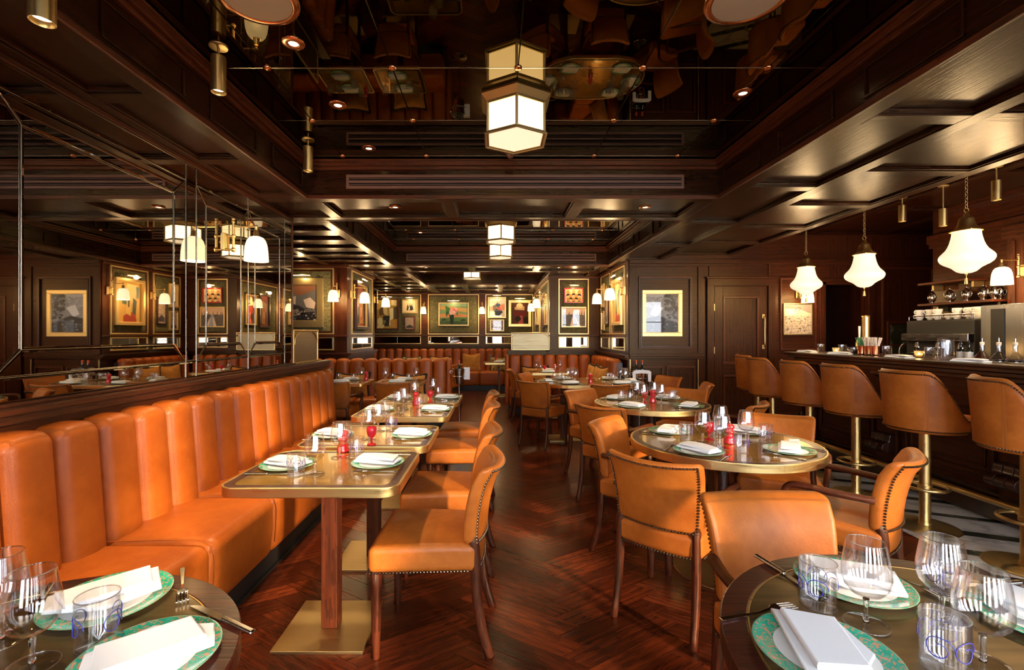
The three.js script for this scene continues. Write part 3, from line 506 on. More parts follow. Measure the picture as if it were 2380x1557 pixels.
// ---------------------------------------------------------------- tables
const T = 0.755;
function rectTable(label, x, d, w, e, r = 0.075, group = 'brass edged tables', cols = [[0, 0]], post = 0.075) {
  const t = thing('dining_table', label, 'table', x, 0, d, 0, group);
  obj('edge_band', flat(plate(ring(w, e, r, 0.012), 0.042, 0.003)).translate(0, T - 0.042, 0), M.brass, t);
  obj('rim', flat(plate(ring(w - 0.025, e - 0.025, r - 0.0125, 0.036), 0.03, 0.0015)).translate(0, T - 0.0315, 0), M.rim, t);
  obj('inlay', flat(plate(rrect(w - 0.099, e - 0.099, Math.max(r - 0.05, 0.015)), 0.03, 0.001)).translate(0, T - 0.0312, 0), M.inlay, t);
  for (const [cx, cz] of cols) { obj('column', bx(post, T - 0.056, post, cx, 0.014 + (T - 0.056) / 2, cz, 0.004), M.woodMid, t); obj('base_plate', bx(0.40, 0.014, 0.39, cx, 0.007, cz, 0.002), M.brassDull, t); }
  return t;
}
function roundTable(label, x, d, R, dark, group) {
  const t = thing('dining_table', label, 'table', x, 0, d, 0, group), S_ = (r) => { const s = new THREE.Shape(); s.absarc(0, 0, r, 0, 2 * PI); return s; }, Rg = (a, b) => { const s = S_(a), p = new THREE.Path(); p.absarc(0, 0, b, 0, 2 * PI, true); s.holes.push(p); return s; };
  if (dark) {
    obj('rim', flat(plate(Rg(R, R - 0.055), 0.045, 0.003, 64)).translate(0, T - 0.045, 0), M.rim, t); obj('brass_line', flat(plate(Rg(R - 0.055, R - 0.0585), 0.03, 0.0005, 64)).translate(0, T - 0.0296, 0), M.brass, t);
    obj('inlay', flat(plate(S_(R - 0.0588), 0.03, 0.0005, 64)).translate(0, T - 0.0304, 0), M.bronze, t);
  } else {
    obj('edge_band', flat(plate(Rg(R, R - 0.012), 0.045, 0.003, 64)).translate(0, T - 0.045, 0), M.brass, t); obj('rim', flat(plate(Rg(R - 0.0125, R - 0.05), 0.03, 0.0015, 64)).translate(0, T - 0.0315, 0), M.rim, t);
    obj('inlay', flat(plate(S_(R - 0.0505), 0.03, 0.001, 64)).translate(0, T - 0.0312, 0), M.inlay, t);
  }
  obj('column', cyl(0.045, 0.045, T - 0.06, 24).translate(0, 0.015, 0), M.woodDeep, t); obj('base', lathe([[0, 0.03], [0.05, 0.028], [0.06, 0.016], [0.26, 0.010], [0.27, 0.004], [0.27, 0]], 40), M.brassDull, t);
  return t;
}
const TB = {
  t1: 'the nearest brass table beside the banquette', t2: 'the second brass table beside the banquette', t3: 'the third brass table beside the banquette', t4: 'the farthest brass table beside the banquette',
  bl: 'the dark rimmed table at lower left', br: 'the dark rimmed table at lower right', r1: 'the nearest brass edged round table', r2: 'the second brass edged round table', r3: 'the long oval table',
  ma: 'the small table behind the banquette end', mb: 'the small table facing the middle bench', bo: 'the booth table', fb: 'the far back table',
};
const rows = [2.215, 2.915, 3.885, 4.605];
['nearest rectangular brass topped table beside the banquette', 'second rectangular brass topped table beside the banquette', 'third rectangular brass topped table beside the banquette', 'farthest rectangular brass topped table beside the banquette'].forEach((l, i) => rectTable(l, -0.77 + 0.02 * i, rows[i], 0.75, i < 2 ? 0.62 : 0.69));
roundTable('dark wood rimmed round table at lower left beside the banquette', -0.915, 0.81, 0.42, true, 'dark rimmed round tables');
roundTable('dark wood rimmed round table at lower right', 0.955, 0.835, 0.5, true, 'dark rimmed round tables');
roundTable('nearest brass edged round table, amid four armchairs', 1.335, 2.76, 0.515, false, 'brass edged tables');
roundTable('second brass edged round table, behind the nearest round one', 1.43, 4.30, 0.505, false, 'brass edged tables');
rectTable('long oval brass edged table behind the round tables', 1.26, 6.22, 1.40, 1.0, 0.49, 'brass edged tables', [[-0.35, 0], [0.35, 0]], 0.08);
rectTable('small square table just behind the banquette end', -1.98, 6.25, 0.62, 0.6, 0.05);
rectTable('small square table facing the middle bench', -1.25, 6.25, 0.62, 0.6, 0.05);
rectTable('small square booth table in front of the booth benches', 0.9, 7.9, 0.66, 0.6, 0.05);
rectTable('far table on a slim black pole before the back bench', 0.1, 10.6, 0.7, 0.62, 0.05, 'brass edged tables', [[0, 0]], 0.05);
rectTable('far left table in front of the back bench', -1.35, 10.6, 0.7, 0.62, 0.05, 'brass edged tables', [[0, 0]], 0.05);

// ---------------------------------------------------------------- tableware
const wineGlass = proto(); obj('bowl', lathe([[0, 0.056], [0.006, 0.0565], [0.012, 0.06], [0.029, 0.069], [0.040, 0.083], [0.0452, 0.102], [0.0445, 0.12], [0.0405, 0.148], [0.0352, 0.1778], [0.0346, 0.1785], [0.034, 0.1778], [0.0393, 0.148], [0.0433, 0.12], [0.044, 0.102], [0.0388, 0.084], [0.028, 0.0705], [0.012, 0.0625], [0, 0.061]], 36), M.glass, wineGlass);
obj('stem', lathe([[0, 0.005], [0.006, 0.0052], [0.0055, 0.009], [0.0045, 0.03], [0.0055, 0.05], [0.006, 0.0558], [0, 0.0559]], 14), M.crystal, wineGlass); obj('lip', new THREE.TorusGeometry(0.0346, 0.0011, 6, 40).rotateX(PI / 2).translate(0, 0.1786, 0), M.crystal, wineGlass); obj('foot', lathe([[0, 0], [0.0415, 0], [0.042, 0.001], [0.0415, 0.002], [0.02, 0.0035], [0, 0.0049]], 30), M.glass, wineGlass); obj('foot_edge', new THREE.TorusGeometry(0.0412, 0.0011, 6, 40).rotateX(PI / 2).translate(0, 0.0011, 0), M.crystal, wineGlass);
const tumbler = proto(); obj('wall', lathe([[0, 0], [0.0365, 0.0], [0.0372, 0.004], [0.0375, 0.1], [0.0367, 0.1007], [0.036, 0.1], [0.0355, 0.008], [0, 0.007]], 32), M.glass, tumbler); obj('lip', new THREE.TorusGeometry(0.0367, 0.0011, 6, 36).rotateX(PI / 2).translate(0, 0.1007, 0), M.crystal, tumbler); obj('foot_edge', new THREE.TorusGeometry(0.0358, 0.0014, 6, 36).rotateX(PI / 2).translate(0, 0.0015, 0), M.crystal, tumbler);
{ const on = (a, y) => [Math.sin(a) * 0.0382, y, Math.cos(a) * 0.0382]; for (const a0 of [0.4, 1.35, 3.3, 4.4]) { const p = []; for (let i = 0; i <= 26; i++) { const t = i / 26 * 2.6 * PI, r = 0.024 * (1 - 0.62 * i / 26); p.push(on(a0 + Math.cos(t) * r / 0.038, 0.05 + Math.sin(t) * r)); } obj('painted_scroll', tube(p, 0.0009, 36, 4), M.scroll, tumbler); } }
const plainTumbler = proto(); obj('wall', lathe([[0, 0], [0.0365, 0.0], [0.0375, 0.1], [0.036, 0.1], [0.0355, 0.008], [0, 0.007]], 24), M.glass, plainTumbler); obj('lip', new THREE.TorusGeometry(0.0367, 0.0011, 5, 28).rotateX(PI / 2).translate(0, 0.1003, 0), M.crystal, plainTumbler);
const charger = proto();
{ const g = lathe([[0.083, 0.0045], [0.088, 0.006], [0.122, 0.0115], [0.126, 0.0115], [0.1265, 0.0105], [0.122, 0.0085]], 56), uv = g.attributes.uv; for (let i = 0; i < uv.count; i++) uv.setXY(i, uv.getX(i) * 1, uv.getY(i) * 1); g.userData.uv = true; obj('rim', g, M.speck, charger);
  obj('well', lathe([[0, 0.005], [0.075, 0.005], [0.0835, 0.0065], [0.09, 0.0058]], 48), M.china, charger); obj('underside', lathe([[0.122, 0.0083], [0.08, 0.0], [0, 0]], 40), M.china, charger); }
const fork = proto();
{ const s = new THREE.Shape(); s.moveTo(-0.006, 0.1); s.lineTo(0.006, 0.1); s.lineTo(0.003, 0.0); s.lineTo(0.0035, -0.03); s.quadraticCurveTo(0.012, -0.036, 0.0125, -0.05); s.lineTo(0.0125, -0.095); s.lineTo(0.0095, -0.095); s.lineTo(0.009, -0.056); s.lineTo(0.0055, -0.056); s.lineTo(0.005, -0.096); s.lineTo(0.0018, -0.096); s.lineTo(0.0015, -0.056); s.lineTo(-0.0015, -0.056); s.lineTo(-0.0018, -0.096); s.lineTo(-0.005, -0.096); s.lineTo(-0.0055, -0.056); s.lineTo(-0.009, -0.056); s.lineTo(-0.0095, -0.095); s.lineTo(-0.0125, -0.095); s.lineTo(-0.0125, -0.05); s.quadraticCurveTo(-0.012, -0.036, -0.0035, -0.03); s.lineTo(-0.003, 0);
  const g = plate(s, 0.003, 0.0007, 4).rotateX(PI / 2).translate(0, 0.004, 0); const p = g.attributes.position; for (let i = 0; i < p.count; i++) { const z = p.getZ(i); p.setY(i, p.getY(i) + 0.006 * Math.sin(clamp((-z - 0.0) / 0.096, 0, 1) * PI * 0.8)); } g.computeVertexNormals(); obj('fork_body', g, M.chrome, fork); }
const knife = proto();
{ const s = new THREE.Shape(); s.moveTo(-0.0065, 0.11); s.lineTo(0.0065, 0.11); s.lineTo(0.005, 0.0); s.lineTo(0.009, -0.005); s.lineTo(0.009, -0.07); s.quadraticCurveTo(0.007, -0.1, -0.006, -0.108); s.lineTo(-0.006, 0); obj('blade', plate(s, 0.0022, 0.0006, 6).rotateX(PI / 2).translate(0, 0.004, 0), M.chrome, knife); obj('handle', rb(0.014, 0.008, 0.105, 0.004, 2).translate(0, 0.005, 0.06), M.chrome, knife); }
const napkin = proto();
obj('fold', bend(rb(0.205, 0.012, 0.105, 0.006, 2, [8, 1, 6]), (v) => { v.y += 0.004 * Math.sin(v.x * 24) * (v.y > 0 ? 1 : 0.2) + 0.004 * Math.sin(v.z * 30 + 1) * (v.y > 0 ? 1 : 0); }).translate(0, 0.006, 0), M.white, napkin); obj('fold', bend(rb(0.19, 0.009, 0.088, 0.0045, 2, [8, 1, 6]), (v) => { v.y += (v.y > 0 ? 0.005 : 0.001) * Math.cos(v.x * 17); v.x += v.z * 0.12; }).translate(0.004, 0.0195, 0.004), M.white, napkin);
const bigNapkin = proto();
obj('fold', bend(plate(poly([[-0.11, -0.06], [0.10, -0.07], [0.115, 0.0], [0.02, 0.075], [-0.09, 0.06]]), 0.010, 0.003).rotateX(-PI / 2), (v) => { v.y += 0.002 * Math.sin(v.x * 20); }), M.white, bigNapkin);
obj('fold', plate(poly([[-0.09, -0.048], [0.09, -0.052], [0.08, 0.04], [-0.075, 0.05]]), 0.012, 0.004).rotateX(-PI / 2).translate(0, 0.011, 0), M.white, bigNapkin);
const mill = proto(); obj('body', lathe([[0, 0], [0.03, 0], [0.0315, 0.004], [0.0315, 0.012], [0.029, 0.014], [0.0295, 0.03], [0.026, 0.034], [0.02, 0.05], [0.019, 0.056], [0.026, 0.064], [0.0275, 0.07], [0.021, 0.078], [0.02, 0.082], [0.027, 0.09], [0.0275, 0.1], [0.022, 0.11], [0.008, 0.114], [0, 0.114]], 28), M.red, mill); obj('knob', lathe([[0, 0.114], [0.005, 0.114], [0.005, 0.118], [0.0075, 0.122], [0.006, 0.128], [0, 0.13]], 14), M.chrome, mill);
const goblet = proto(); obj('bowl', lathe([[0, 0.036], [0.012, 0.04], [0.024, 0.055], [0.029, 0.075], [0.028, 0.09], [0.024, 0.1], [0.022, 0.1], [0.024, 0.08], [0, 0.055]], 26), M.redGlass, goblet); obj('stem', lathe([[0.026, 0], [0.026, 0.003], [0.008, 0.008], [0.005, 0.02], [0.008, 0.03], [0.006, 0.036], [0.0, 0.037]], 20), M.redGlass, goblet);
const onT = (p, name, label, cat, x, d, turn, group, y = T) => place(p, name, label, cat, x, y, d, turn, group);
function setting(tk, seat, x, d, sx, sd, o = {}) {
  const l = Math.hypot(sx, sd), s = [sx / l, sd / l], turn = faceTurn(s[0], s[1]), left = [s[1], -s[0]], at = `, ${seat} of ${TB[tk]}`, big = tk === 'bl' || tk === 'br';
  onT(charger, 'charger_plate', 'teal speckled white plate' + at, 'plate', x, d, turn, 'charger plates');
  onT(big ? bigNapkin : napkin, 'napkin', 'folded white napkin' + at, 'napkin', x, d, turn + (o.nap ?? 0.25), 'folded napkins', T + (big ? 0.0145 : 0.0118));
  const g = 0.143; if (o.fork !== 0) onT(fork, 'fork', 'silver fork' + at, 'fork', x + left[0] * g + s[0] * 0.02, d + left[1] * g + s[1] * 0.02, turn + (o.ft ?? 0), 'forks');
  if (o.knife !== 0) onT(knife, 'knife', 'silver knife' + at, 'knife', x - left[0] * g + s[0] * 0.02, d - left[1] * g + s[1] * 0.02, turn + (o.kt ?? 0), 'knives');
  if (o.glass) onT(wineGlass, 'wine_glass', 'empty stemmed glass' + at, 'glass', ...o.glass, 0, 'wine glasses');
  if (o.tumbler) onT(o.plain ? plainTumbler : tumbler, 'tumbler', (o.plain ? 'clear tumbler' : 'clear tumbler with blue scrolls') + at, 'tumbler', ...o.tumbler, (o.tt ?? x * 9), 'tumblers');
}
const BS = 'banquette side', CS = 'chair side';
setting('t1', BS, -0.985, 2.235, -1, 0, { nap: 1.2, glass: [-0.804, 2.096], tumbler: [-0.886, 2.09], tt: 0.2 });
setting('t1', CS, -0.565, 2.27, 1, 0, { nap: 1.35, glass: [-0.787, 2.382], tumbler: [-0.702, 2.385], tt: 5.6 });
setting('t2', BS, -1.0, 2.90, -1, 0, { nap: 1.2, glass: [-0.754, 2.803], tumbler: [-0.86, 2.70], tt: 0.4 });
setting('t2', CS, -0.515, 2.905, 1, 0, { nap: 1.35, glass: [-0.752, 3.03], tumbler: [-0.673, 3.055], tt: 3 });
setting('t3', BS, -0.95, 3.86, -1, 0, { nap: 1.2, glass: [-0.76, 3.70], tumbler: [-0.86, 3.68] });
setting('t3', CS, -0.49, 3.87, 1, 0, { nap: 1.35, glass: [-0.755, 3.90], tumbler: [-0.64, 3.98] });
setting('t4', BS, -0.93, 4.58, -1, 0, { nap: 1.2, glass: [-0.755, 4.42], tumbler: [-0.86, 4.4], plain: true });
setting('t4', CS, -0.47, 4.58, 1, 0, { nap: 1.35, glass: [-0.62, 4.72], tumbler: [-0.56, 4.66], plain: true });
setting('bl', 'far side', -0.905, 1.10, -0.35, 1, { nap: 0.5, glass: [-1.005, 0.955], tumbler: [-0.80, 0.945], kt: 0.2, ft: 0.25 });
setting('bl', 'near side', -0.668, 0.90, 1, -0.35, { nap: -0.5, glass: [-0.873, 0.885], kt: -0.15, fork: 0 });
setting('br', 'far side', 0.895, 1.175, 0.1, 1, { nap: -0.25, glass: [0.801, 1.012], tumbler: [0.748, 1.085], ft: 0.35, kt: 0.3, tt: 1.2 });
setting('br', 'left side', 0.645, 0.915, -1, -0.25, { nap: -0.45, tumbler: [0.842, 0.878], glass: [0.926, 0.89], kt: 0.3, tt: 2 });
setting('br', 'right side', 1.2, 1.02, 1, 0.1, { nap: 0.3, glass: [0.98, 1.028], tumbler: [1.085, 1.13] });
setting('r1', 'near left side', 1.085, 2.50, -0.65, -0.75, { nap: -0.35, glass: [1.255, 2.585], tumbler: [1.315, 2.50], tt: 0 });
setting('r1', 'near right side', 1.575, 2.51, 0.65, -0.75, { nap: 0.3, glass: [1.465, 2.735], tumbler: [1.576, 2.73] });
setting('r1', 'far left side', 1.115, 3.0, -0.7, 0.7, { nap: 0.2, glass: [1.205, 2.72], tumbler: [1.135, 2.785], tt: 0.6 });
setting('r1', 'far right side', 1.585, 2.99, 0.7, 0.7, { nap: 0, glass: [1.41, 2.93], tumbler: [1.36, 2.87] });
for (const [k, cx, cd, q] of [['r2', 1.43, 4.30, 0.245]]) for (const [a, b, n] of [[-1, -1, 'near left side'], [1, -1, 'near right side'], [-1, 1, 'far left side'], [1, 1, 'far right side']])
  setting(k, n, cx + a * q, cd + b * q, a, b, { nap: 0.1 * a, glass: [cx + a * 0.08 - 0.02, cd + b * 0.1], tumbler: [cx + a * (b < 0 ? 0.19 : 0.245), cd + (b < 0 ? -0.02 : 0.08)], plain: true });
for (const [x, d, sx, sd, n] of [[0.95, 5.93, 0, -1, 'near left place'], [1.6, 5.93, 0, -1, 'near right place'], [0.95, 6.52, 0, 1, 'far left place'], [1.6, 6.52, 0, 1, 'far right place'], [0.70, 6.22, -1, 0, 'left end'], [1.80, 6.22, 1, 0, 'right end']])
  setting('r3', n, x, d, sx, sd, { nap: 0.1, glass: [x - sx * 0.17 + 0.1, d - sd * 0.17], tumbler: [x - sx * 0.17 - 0.06, d - sd * 0.15 + (sx ? 0.1 : 0)], plain: true });
for (const [k, cx, cd] of [['ma', -1.98, 6.25], ['mb', -1.25, 6.25], ['bo', 0.9, 7.9], ['fb', 0.1, 10.6]]) for (const [b, n] of [[-1, 'near side'], [1, 'far side']])
  setting(k, n, cx + 0.02 * b, cd + b * 0.16, 0, b, { nap: 0, fork: 0, knife: 0, glass: [cx + b * 0.2, cd + 0.02 * b], tumbler: [cx + b * 0.12, cd - 0.06 * b], plain: true });
for (const [k, x, d] of [['t1', -0.81, 2.50], ['t3', -0.70, 4.16], ['r1', 1.345, 2.69], ['r2', 1.45, 4.305], ['r3', 1.24, 6.08], ['ma', -1.76, 6.42], ['bo', 1.02, 7.95], ['fb', 0.02, 10.78]]) onT(mill, 'pepper_mill', `red pepper mill standing on ${TB[k]}`, 'mill', x, d, 0, 'red pepper mills');
for (const [k, x, d] of [['t2', -0.70, 2.665], ['t4', -0.60, 4.36], ['r1', 1.275, 2.79], ['r2', 1.375, 4.30], ['bo', 0.84, 7.9]]) onT(goblet, 'goblet', `small red goblet standing on ${TB[k]}`, 'goblet', x, d, 0, 'red goblets');
tag(obj('name_card', [bend(rb(0.06, 0.03, 0.002, 0.0008, 1).rotateX(-0.35), () => { }).translate(1.70, T + 0.016, -2.66), bx(0.06, 0.03, 0.002, 0, 0, 0, 0.0008).rotateX(0.35).translate(1.70, T + 0.016, -2.67)], M.wax), 'small cream card standing on the nearest brass edged round table', 'card');

// ---------------------------------------------------------------- lamps
const sconce = proto();
obj('backplate', [bx(0.06, 0.12, 0.018, 0, 0.06, 0.009), bx(0.045, 0.1, 0.008, 0, 0.06, 0.022)], M.brass, sconce);
obj('rod', [cyl(0.009, 0.009, 0.2, 12).translate(0, -0.005, 0.065), ball(0.017, 0, 0.005, 0.065), ball(0.015, 0, 0.1, 0.065), ball(0.013, 0, 0.2, 0.065), cyl(0.006, 0.012, 0.02, 10).translate(0, 0.2, 0.065), cyl(0.007, 0.007, 0.055, 10).rotateX(PI / 2).translate(0, 0.005, 0.015), cyl(0.007, 0.007, 0.055, 10).rotateX(PI / 2).translate(0, 0.1, 0.015)], M.brass, sconce);
obj('arm', [cyl(0.006, 0.006, 0.16, 10).rotateX(PI / 2).translate(0, 0.165, 0.065), ball(0.012, 0, 0.165, 0.225), cyl(0.008, 0.008, 0.02, 10).translate(0, 0.14, 0.225), lathe([[0.012, 0.14], [0.017, 0.13], [0.019, 0.105], [0.026, 0.095], [0.026, 0.09]], 18).translate(0, 0, 0.225)], M.brass, sconce);
const bell = lathe([[0.026, 0.096], [0.045, 0.088], [0.060, 0.068], [0.070, 0.035], [0.0755, -0.01], [0.078, -0.06], [0.079, -0.075], [0.076, -0.075], [0.0735, -0.01], [0.066, 0.035], [0.056, 0.064], [0.04, 0.083], [0.0, 0.09]], 32).translate(0, 0, 0.225); obj('shade', bell, M.opal, sconce);
const bulb0 = glow(sconce, 0, -0.01, 0.225, 1.15, 1.5);
for (const [l, x, y, d, fx, fd] of [
  ['brass wall lamp with white bell shade mounted on the wall of mirrors', -1.887, 1.965, 3.27, 1, 0],
  ['brass wall lamp between the gilt framed painting and the corner', -2.43, 1.95, 7.28, 0, -1], ['brass wall lamp in front of the dark framed painting', -2.278, 1.95, 7.40, 1, 0], ['brass wall lamp in front of the yellow cubist painting', -2.27, 1.97, 8.80, 1, 0],
  ['brass wall lamp on the pilaster left of the flower painting', -1.81, 1.98, 12.09, 0, -1], ['brass wall lamp on the pilaster right of the flower painting', -0.325, 1.98, 12.09, 0, -1],
  ['nearer brass wall lamp on the wall left of the cypress picture', 1.03, 1.97, 9.05, -1, 0], ['farther brass wall lamp on the wall left of the cypress picture', 1.03, 1.97, 10.42, -1, 0],
  ['brass wall lamp just right of the cypress picture', 1.91, 1.96, 7.74, -1, 0], ['brass wall lamp nearest the dark panelled corner of the booth', 1.91, 1.96, 6.875, -1, 0],
  ['brass wall lamp on the bar column behind the pendants', 5.09, 1.93, 4.50, -1, 0], ['brass wall lamp half hidden behind the farthest pendant', 4.38, 1.90, 6.79, 0, -1],
]) place(sconce, 'wall_lamp', l, 'lamp', x, y, d, faceTurn(fx, fd), 'bell shaded wall lamps');
// hexagonal ceiling lanterns
const lantern = proto();
{
  const R = 0.185, y0 = -0.225, y1 = -0.055, hex = (r, k) => [Math.sin(k * PI / 3) * r, Math.cos(k * PI / 3) * r], bars = [];
  for (let k = 0; k < 6; k++) {
    const a = hex(R, k), b = hex(R, k + 1), mx = (a[0] + b[0]) / 2, mz = (a[1] + b[1]) / 2, an = Math.atan2(mx, mz), w = R;
    bars.push(bx(0.016, y1 - y0, 0.016, a[0], (y0 + y1) / 2, a[1]), bx(w, 0.016, 0.014, 0, y0, 0).rotateY(an).translate(mx, 0, mz), bx(w, 0.016, 0.014, 0, y1, 0).rotateY(an).translate(mx, 0, mz), bx(w * 1.08, 0.014, 0.012, 0, y0 - 0.008, 0).rotateY(an).translate(mx * 1.07, 0, mz * 1.07));
    obj('pane', bare(w - 0.012, y1 - y0 - 0.012, 0.004).rotateY(an).translate(mx * 0.985, (y0 + y1) / 2, mz * 0.985), M.opalPane, lantern);
  }
  obj('frame', bars, M.brassDull, lantern);
  obj('bottom_pane', flat(plate(poly([0, 1, 2, 3, 4, 5].map((k) => hex(R - 0.008, k))), 0.004, 0)).translate(0, y0 - 0.004, 0), M.opalBig, lantern);
  const crown = new THREE.CylinderGeometry(0.226, 0.19, 0.036, 6).translate(0, -0.033, 0); obj('crown', [crown, new THREE.CylinderGeometry(0.22, 0.226, 0.014, 6).translate(0, -0.008, 0)].map((g) => { const n = g.toNonIndexed(); n.computeVertexNormals(); return n; }), M.brassDull, lantern);
  glow(lantern, 0, -0.14, 0, 3.2, 3);
}
for (const [l, x, d] of [['large hexagonal lantern under the nearest dark glass ceiling', 0.12, 2.75], ['hexagonal lantern in the second ceiling coffer, nearer one', 0.075, 5.78], ['hexagonal lantern in the second ceiling coffer, farther one', 0.085, 6.98], ['small far lantern in front of the back wall', -0.47, 9.6], ['hexagonal lantern right above the photographer', 0.12, 1.15]]) place(lantern, 'ceiling_lantern', l, 'lantern', x, HM, d, 0, 'hexagonal ceiling lanterns');
// bar pendants
const pendant = proto();
obj('shade', lathe([[0, -0.140], [0.034, -0.137], [0.058, -0.126], [0.072, -0.112], [0.086, -0.097], [0.108, -0.082], [0.136, -0.066], [0.156, -0.048], [0.165, -0.028], [0.166, -0.010], [0.158, 0.008], [0.143, 0.026], [0.124, 0.048], [0.110, 0.075], [0.1, 0.105], [0.092, 0.14], [0.087, 0.17], [0.085, 0.2]], 44), M.opalBig, pendant);
obj('cap', [lathe([[0.096, 0.192], [0.098, 0.2], [0.09, 0.208], [0.075, 0.214], [0.06, 0.235], [0.05, 0.265], [0.046, 0.29], [0.04, 0.3], [0.022, 0.315], [0.014, 0.335], [0.008, 0.345], [0, 0.346]], 32), ball(0.007, 0.1, 0.2, 0), ball(0.007, -0.05, 0.2, 0.087), ball(0.007, -0.05, 0.2, -0.087)], M.brass, pendant);
obj('tassel', [ball(0.009, 0, -0.146, 0), cyl(0.002, 0.002, 0.04, 6).translate(0, -0.18, 0), lathe([[0.011, -0.225], [0.009, -0.2], [0.007, -0.188], [0.009, -0.182], [0.004, -0.176]], 12)], M.gilt, pendant);
{ const links = [new THREE.TorusGeometry(0.018, 0.0028, 6, 18).translate(0, 0.362, 0)]; for (let k = 0; k < 15; k++) links.push(new THREE.TorusGeometry(0.0095, 0.0024, 5, 12).scale(1, 1.6, 1).rotateY(k % 2 ? PI / 2 : 0).translate(0, 0.392 + k * 0.0262, 0)); links.push(cyl(0.03, 0.03, 0.02, 16).translate(0, 0.79, 0)); obj('chain', links, M.brassDull, pendant); }
glow(pendant, 0, 0.02, 0, 1.7, 3);
for (const [l, x, d] of [['farthest white glass pendant over the bar, near the door', 3.75, 5.65], ['middle white glass pendant over the bar', 3.75, 4.76], ['largest white glass pendant over the bar, hung on a chain', 3.75, 3.73], ['white glass pendant cut off by the right edge of the photo', 3.9, 3.05]]) place(pendant, 'pendant_lamp', l, 'pendant', x, 1.995 + (d < 4 ? 0.01 : 0), d, 0, 'white glass bar pendants');
// hanging brass spotlights, recessed downlights, ceiling speakers
function spotAt(o, y, cd, angle, tx = 0, tz = 0) { const s = new THREE.SpotLight(lin(1, 0.72, 0.40), cd, 0, angle, 0.6, 2); s.position.set(0, y, 0); s.target.position.set(tx, -2.5, tz); s.castShadow = true; s.shadow.radius = 1.2; o.add(s, s.target); }
function spotlight(label, x, top, d, drop, cd = 9) {
  const t = thing('spotlight', label, 'spotlight', x, top, d, 0, 'hanging brass spotlights');
  obj('mount', lathe([[0, -0.008], [0.04, -0.007], [0.042, 0]], 20), M.brassDull, t); obj('stem', cyl(0.006, 0.006, drop, 8).translate(0, -drop, 0), M.brassDull, t);
  obj('barrel', lathe([[0, -drop], [0.032, -drop], [0.033, -drop - 0.004], [0.033, -drop - 0.17], [0.03, -drop - 0.17], [0.028, -drop - 0.15], [0, -drop - 0.15]], 24), M.brass, t);
  obj('lens', lathe([[0, -drop - 0.152], [0.0275, -drop - 0.152]], 20), M.lamp, t); spotAt(t, -drop - 0.16, cd, 0.55, 0.2, 0); return t;
}
spotlight('brass spotlight nearest the camera, at top left corner', -1.37, HM, 1.42, 0.255); spotlight('middle brass spotlight hanging from the dark glass ceiling', -1.315, HM, 2.232, 0.05); spotlight('farthest brass spotlight at the left edge of the near coffer', -1.315, HM, 3.304, 0.05);
spotlight('hanging brass spotlight above the bar teapots', 4.35, 2.82, 4.55, 0.22, 4); spotlight('small brass spotlight on the bar ceiling, left of the hanging one', 4.3, 2.82, 4.95, 0.08, 4); spotlight('small brass spotlight on the bar ceiling, right of the hanging one', 4.3, 2.82, 4.02, 0.12, 4);
function downlight(label, x, y, d, cd = 6, angle = 0.6) { const t = thing('downlight', label, 'downlight', x, y, d, 0, 'recessed downlights'); obj('ring', lathe([[0.022, -0.002], [0.024, -0.007], [0.05, -0.005], [0.052, 0]], 26), M.copper, t); obj('lens', lathe([[0, -0.003], [0.023, -0.003]], 18), M.lamp, t); spotAt(t, -0.012, cd, angle); }
downlight('copper ringed downlight beside the upper left ceiling speaker', -0.947, HM, 2.206); downlight('copper ringed downlight between the two left spotlights', -0.936, HM, 2.80); downlight('copper ringed downlight above the left end of the vent', -0.926, HM, 3.45); downlight('copper ringed downlight right of the large lantern', 1.407, HM, 2.66);
downlight('downlight on the cross beam, left of the lanterns', -0.86, HS + 0.03, 4.05, 4); downlight('downlight on the cross beam, right of the lanterns', 1.30, HS + 0.03, 4.05, 4);
downlight('far downlight above the yellow cubist painting', -1.75, HS + 0.03, 11.2, 7); downlight('far downlight above the flower painting', -1.06, HS + 0.03, 11.2, 7); downlight('far downlight above the goblet painting', 0.2, HS + 0.03, 11.2, 7); downlight('downlight before the small far lantern', -1.13, HS + 0.03, 7.7, 5); downlight('downlight above the booth table', 1.05, HS + 0.03, 7.7, 5); downlight('downlight over the oval table end', 1.35, HM, 5.6, 6); downlight('downlight over the middle small table', -1.0, HM, 6.3, 5);
for (const [x, l] of [[-0.97, 'round ceiling speaker at upper left'], [1.03, 'round ceiling speaker at upper right']]) { const t = thing('ceiling_speaker', l + ' in the dark glass ceiling', 'speaker', x, HM, 1.91, 0, 'round ceiling speakers'); obj('ring', lathe([[0.135, -0.008], [0.14, -0.012], [0.162, -0.008], [0.166, 0]], 40), M.copper, t); obj('grille', lathe([[0, -0.007], [0.136, -0.007], [0.138, 0]], 40), M.grille, t); }
{ const t = thing('smoke_detector', 'small dark ceiling dome beside the large lantern', 'detector', 0.115, HM, 3.46); obj('dome', lathe([[0, -0.07], [0.018, -0.068], [0.03, -0.05], [0.033, -0.03], [0.045, -0.028], [0.048, -0.004], [0.05, 0]], 24), M.vent, t); }
